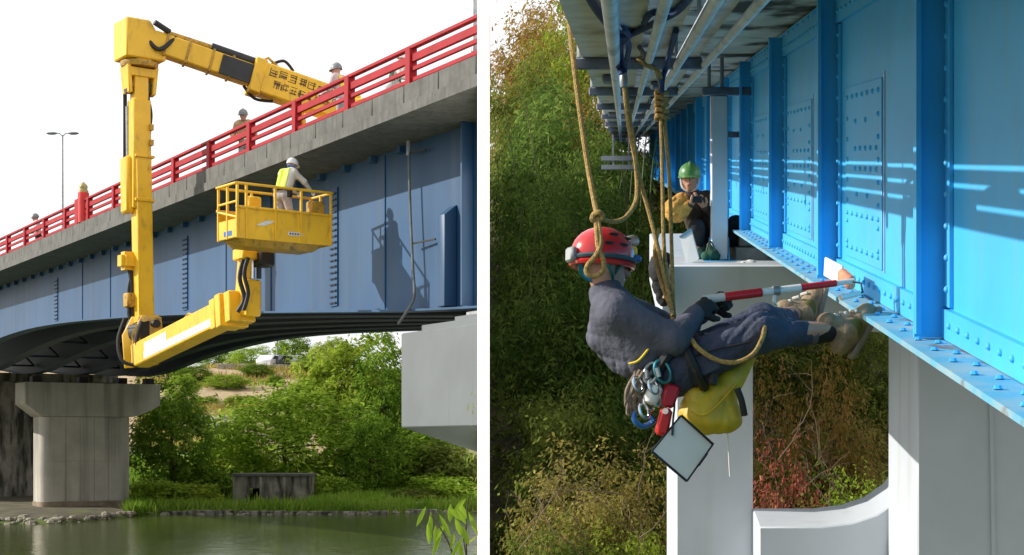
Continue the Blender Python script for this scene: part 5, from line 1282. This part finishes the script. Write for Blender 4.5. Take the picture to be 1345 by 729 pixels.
# concrete hut
h0 = onL(358, 0, 82); hz = h0.z
hut = thing('concrete_hut', h0, 'small mossy concrete culvert hut with a square black opening on the bank', 'hut')
x0, x1 = (306-CX)/FP*82, (407-CX)/FP*82
def hb(a, b, y0, y1, z0, z1): return [(a, y0, z0), (b, y0, z0), (b, y1, z0), (a, y1, z0), (a, y0, z1), (b, y0, z1), (b, y1, z1), (a, y1, z1)]
zt = 1.72
MB().hexa(hb(x0-.12, x1+.08, 81.8, 84.4, zt, zt+.15)).build('roof_slab', M['hutdk'], hut, bevel=.02)
ox0, ox1 = (328-CX)/FP*82, (341-CX)/FP*82
w_ = MB(); w_.hexa(hb(x0, ox0, 82, 82.2, hz-.4, zt-.003)); w_.hexa(hb(ox1+.002, x1, 82, 82.2, hz-.4, zt-.003)); w_.hexa(hb(ox0+.002, ox1, 82, 82.2, hz+.78, zt-.003))
w_.build('front_wall', M['hut'], hut)
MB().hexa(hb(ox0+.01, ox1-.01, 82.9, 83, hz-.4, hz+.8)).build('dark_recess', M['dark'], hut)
for xx in (x0, x1-.12): MB().hexa(hb(xx, xx+.12, 82.203, 84.3, hz-.4, zt-.004)).build('side_wall', M['hut'], hut)
for px in (308, 343, 374, 405): 
    xx = (px-CX)/FP*82; MB().hexa(hb(xx-.07, xx+.07, 81.86, 81.998, hz-.4, zt-.005)).build('rib', M['hut'], hut, bevel=.015)
# parked cars at the top of the slope
def car(px, Y, m, label, yaw):
    X = (px-CX)/FP*Y; z = zL(X, Y); o = thing('parked_car', (X, Y, z), label, 'car', 'cars parked at the slope top'); o.rotation_euler = (0, 0, yaw)
    b = MB()
    prof = [(-2.1, .32), (2.1, .32), (2.12, .75), (1.9, .9), (1.15, .98), (.55, 1.46), (-1.2, 1.46), (-1.85, 1.0), (-2.1, .92)]
    b.prism([(x_, -.84, z_) for x_, z_ in prof], (0, 1.68, 0)); link('body', b.mesh('body', m, bevel=.06), o, (0, 0, 0))
    g_ = MB(); g_.prism([(x_, -.85, z_) for x_, z_ in [(1.0, 1.0), (.5, 1.38), (-1.15, 1.38), (-1.7, 1.02)]], (0, 1.70, 0)); link('side_window', g_.mesh('side_window', M['glass']), o, (0, 0, 0))
    g_ = MB(); g_.hexa([(1.18, -.7, .99), (1.20, -.7, 1.0), (1.20, .7, 1.0), (1.18, .7, .99), (.60, -.65, 1.44), (.62, -.65, 1.45), (.62, .65, 1.45), (.60, .65, 1.44)]); link('windscreen', g_.mesh('windscreen', M['glass']), o, (0, 0, 0))
    for x_ in (-1.3, 1.3):
        for y_ in (-.84, .70):
            w = MB(); w.lathe((x_, y_, .32), [(0, .30), (.02, .32), (.12, .32), (.14, .30)], (0, 1, 0), 14)
            wo_ = link('wheel', w.mesh('wheel', M['black']), o, (0, 0, 0))
for px, Y, m, lab, yw in ((357, 158, 'carw', 'white car parked leftmost at the top of the dry slope', 1.3), (371, 159, 'carb', 'black car parked in the middle at the top of the dry slope', 1.2), (386, 161, 'cars', 'dark silver car parked rightmost at the top of the dry slope', 1.45)):
    car(px, Y, M[m], lab, yw)
up = at(364, 0, 165); zz = zL(up.x, 165)
MB().lathe((up.x, 165, zz), [(0, .14), (8, .10)]).build('utility_pole', M['steel']); tag(bpy.data.objects['utility_pole'], 'thin pale utility pole standing behind the parked cars', 'pole')
wl_ = thing('retaining_wall', (up.x-3, 150, 10), 'low pale retaining wall along the top of the dry slope', 'wall')
for i in range(12):
    Y = 152; X0 = (285-CX)/FP*Y+i*1.9; z = zL(X0+.9, Y); MB().hexa(hb(X0, X0+1.87, Y, Y+.3, z-.8, z+.55)).build('wall_block', M['stone'], wl_, bevel=.03)
# young leafy shoot leaning over the near water
sh = thing('leafy_sapling', at(622, 1400, 14), 'young sapling with long fresh green leaves at the bottom beside the white wall', 'plant')
st = MB(); tw = [smooth([at(622, 1400, 14), at(618, 900, 14), at(612, 730, 14), at(596, 672, 14.1)], 5), smooth([at(616, 800, 14), at(590, 715, 13.8), at(562, 672, 13.8)], 5), smooth([at(618, 840, 14), at(612, 700, 14.2), at(616, 652, 14.2)], 5)]
for t_ in tw: st.tube(t_, [.012*(1-.7*i/(len(t_)-1)) for i in range(len(t_))], 5)
st.build('stem', M['bark'], sh)
r_ = np.random.default_rng(3)
lm = MB()
def bigleaf(p, d, L, w):
    d = Vector(d).normalized(); s_ = d.cross(Vector((0, -1, .3))).normalized(); n_2 = s_.cross(d)
    q = []
    for i, (a, b_2) in enumerate(((0, .05), (.3, .8), (.6, 1), (.85, .6), (1, .04))):
        c_ = p+d*L*a-UP*L*.18*a*a; q += [c_-s_*w*b_2/2+n_2*w*.12, c_, c_+s_*w*b_2/2+n_2*w*.12]
    lm.add(q, [(3*i+j, 3*i+j+1, 3*i+j+4, 3*i+j+3) for i in range(4) for j in range(2)])
for (px, py) in ((560, 665), (566, 672), (572, 690), (580, 700), (588, 668), (592, 662), (598, 680), (602, 660), (606, 690), (612, 655), (615, 672), (596, 700), (577, 676), (585, 688), (600, 668), (609, 705), (563, 684), (604, 712)):
    p = at(px, py, 14+r_.normal()*.15); a_ = r_.uniform(-2.6, -.5)
    bigleaf(p, (math.cos(a_)*.8, r_.normal()*.3, math.sin(a_)*.8), r_.uniform(.14, .22), r_.uniform(.04, .06))
lfo = lm.build('leaves', leafmat('fresh_leaf', [(.34, .50, .05), (.40, .55, .06)], .5), sh); tag(lfo, kind='stuff')

# ------------------------------------------------------------------ wooded gorge slope (right)
def onR(px, Y): X = (px-CX)/FP*Y; return Vector((max(X, wallx(Y)+.5), Y, zR(X, Y)-.1))
RT = [ # key, px, Y, py_top, width px, leaf, label
 ('bamboo', 668, 62, 45, 130, 'leafE', 'reddish brown autumn tree at the top left of the gorge slope'),
 ('sparse', 722, 64, -12, 150, 'leafE', 'thin yellow and rust autumn tree touching the top edge beside the tan rope'),
 ('bamboo', 716, 67, 2, 110, 'leafE', 'rusty tree crossing behind the long tan rope near the top edge'),
 ('bamboo2', 650, 66, 70, 90, 'leafE', 'rust tinged tree tucked against the white wall near the sky'),
 ('bamboo', 655, 55, 90, 100, 'leafH', 'olive bamboo against the white wall under the patch of sky'),
 ('bamboo2', 700, 56, 60, 120, 'leafH', 'olive tree below the rust coloured autumn trees'),
 ('bamboo', 770, 58, 20, 130, 'leafC', 'yellow green tree at the top of the slope next to the pipe rack'),
 ('sparse', 775, 50, 95, 90, 'leafE', 'small orange brown tree left of the pipe rack'),
 ('bamboo', 660, 48, 120, 150, 'leafD', 'dark bamboo clump against the white wall in the upper slope'),
 ('bamboo2', 735, 46, 130, 140, 'leafD', 'dark green bamboo behind the long tan rope'),
 ('bamboo', 806, 44, 165, 120, 'leafD', 'dark bamboo under the far end of the pipe rack'),
 ('bamboo2', 690, 40, 200, 150, 'leafD', 'drooping bamboo clump left of the looped rope knot'),
 ('bamboo', 655, 36, 270, 130, 'leafD', 'broad bamboo clump by the white wall, level with the red helmet'),
 ('bamboo', 762, 38, 235, 150, 'leafD', 'bamboo clump directly behind the red helmet'),
 ('bamboo2', 838, 38, 250, 120, 'leafD', 'bamboo clump between the two workers'),
 ('bamboo2', 890, 44, 262, 130, 'leafD', 'dark foliage behind the crouching worker'),
 ('bamboo2', 705, 31, 350, 170, 'leafD', 'large bamboo clump left of the climber back'),
 ('bamboo', 800, 31, 345, 140, 'leafD', 'shaded bamboo behind the climber shoulder'),
 ('wild', 655, 27, 470, 150, 'leafH', 'olive undergrowth thicket by the white wall below the bamboo'),
 ('wild', 740, 26, 480, 160, 'leafH', 'olive thicket left of the climber gear'),
 ('wild', 830, 27, 470, 150, 'leafD', 'dark thicket behind the clipboard'),
 ('sparse', 690, 24, 575, 170, 'leafF', 'straw coloured brush low on the slope by the white wall'),
 ('wild', 760, 23.5, 600, 170, 'leafF', 'straw and olive brush at the bottom left of the white pier'),
 ('sparse', 840, 24, 590, 130, 'leafF', 'thin straw brush close to the white pier leg'),
 ('wild', 665, 22.5, 650, 130, 'leafH', 'low olive brush at the bottom corner by the white wall'),
 ('wild', 810, 22.5, 655, 120, 'leafC', 'low yellow green brush at the foot of the white pier'),
 ('bamboo2', 1040, 34, 395, 170, 'leafH', 'dark foliage seen under the climber legs between the pier legs'),
 ('bamboo', 1140, 33, 400, 150, 'leafH', 'deep green foliage under the girder flange between the pier legs'),
 ('sparse', 1095, 26, 445, 90, 'leafE', 'golden brown shrub just below the climber boot'),
 ('sparse', 1015, 26, 470, 80, 'leafE', 'rust brown shrub beside the pier leg under the climber knee'),
 ('wild', 1120, 27, 510, 130, 'leafF', 'olive shrub beside the right pier leg'),
 ('wild', 1050, 26, 540, 140, 'leafH', 'tangled olive shrub in the middle of the pier opening'),
 ('sparse', 1030, 22.5, 572, 110, 'leafG', 'red leaved shrub low in the pier opening'),
 ('wild', 1130, 24, 585, 120, 'leafB', 'green shrub low beside the right pier leg'),
 ('wild', 1040, 22.5, 630, 120, 'leafF', 'straw shrub at the bottom of the pier opening'),
 ('wild', 1105, 22.5, 625, 120, 'leafH', 'dull shrub above the pier cross beam'),
]
for i, (key, px, Y, pt, wd, lf, lab) in enumerate(RT):
    b = onR(px, Y); h = CZ+(HY-pt)/FP*Y-b.z; w = wd/FP*Y*1.12
    b.x = max(b.x, wallx(Y)+.30+(.56 if Y < 27 else .46)*w)
    nm = {'bamboo': 'bamboo_clump', 'bamboo2': 'bamboo_clump', 'wild': 'wild_shrub', 'sparse': 'autumn_shrub'}[key]
    if 'tree' in lab: nm = 'slope_tree'
    tree(nm, key, b, w, h, i*2.3, lab, 'tree' if nm != 'wild_shrub' and nm != 'autumn_shrub' else 'shrub', 'trees and shrubs on the gorge slope', lf)
# low ground cover and bare twigs over the slope
gc = []
while len(gc) < 2600:
    Y = random.uniform(21, 68); X = random.uniform(wallx(Y)+.2, .34*Y); gc.append((X, Y, zR(X, Y)+random.uniform(.0, .7)))
V_, T_ = leaves(np.array(gc), np.full((len(gc), 1), .3), .20, 16, 77, .3, .6, .35)
tag(link('ground_cover', quadmesh('ground_cover', V_, T_, M['leafH'])), kind='stuff')

# bare twigs and bamboo culms showing through the gorge foliage
tw_r = random.Random(12)
tw = MB()
def twig(p, d, L, r, dep):
    n_ = 5; pts = [p]
    for k in range(n_):
        d = (d+Vector((tw_r.gauss(0, .22), tw_r.gauss(0, .22), tw_r.gauss(0, .16)))).normalized(); pts.append(pts[-1]+d*L/n_)
    if min(q.x-wallx(q.y) for q in pts) < .3: return
    tw.tube(pts, [r*(1-.75*k/n_) for k in range(n_+1)], 4)
    if dep:
        for k in (2, 3, 4):
            if tw_r.random() < .8: twig(pts[k], (d+Vector((tw_r.choice((-1, 1))*tw_r.uniform(.4, 1), tw_r.gauss(0, .4), tw_r.uniform(-.2, .6)))).normalized(), L*tw_r.uniform(.3, .5), r*.5, dep-1)
for i in range(34):
    if i < 18: px, Y, top = tw_r.uniform(645, 870), tw_r.uniform(21.2, 23.6), tw_r.uniform(600, 715)
    else: px, Y, top = tw_r.uniform(992, 1165), tw_r.uniform(20.8, 23.5), tw_r.uniform(500, 660)
    b = onR(px, Y); z = CZ+(HY-top)/FP*Y-tw_r.uniform(.5, 1.1); b.z = z
    twig(b, Vector((tw_r.uniform(-.7, .7), -.2, tw_r.uniform(.2, 1))).normalized(), tw_r.uniform(.8, 1.5), .011, 2)
tag(tw.build('dry_twigs', mat('dry_twig', (.17, .12, .075), .9)), kind='stuff')
cm = MB()
for i in range(26):
    px, Y = tw_r.uniform(645, 850), tw_r.uniform(31, 44); b = onR(px, Y); h = tw_r.uniform(3.5, 6.5); ln = tw_r.uniform(-.8, .8)
    p_ = smooth([b, b+Vector((ln*.15, -.3, h*.5)), b+Vector((ln*.6, -.9, h*.85)), b+Vector((ln*1.1, -1.7, h))], 3)
    if min(q.x-wallx(q.y) for q in p_) < .3: continue
    cm.tube(p_, [.03*(1-.7*k/(len(p_)-1)) for k in range(len(p_))], 5)
tag(cm.build('bamboo_culms', mat('bamboo_culm', (.15, .17, .05), .6)), kind='stuff')
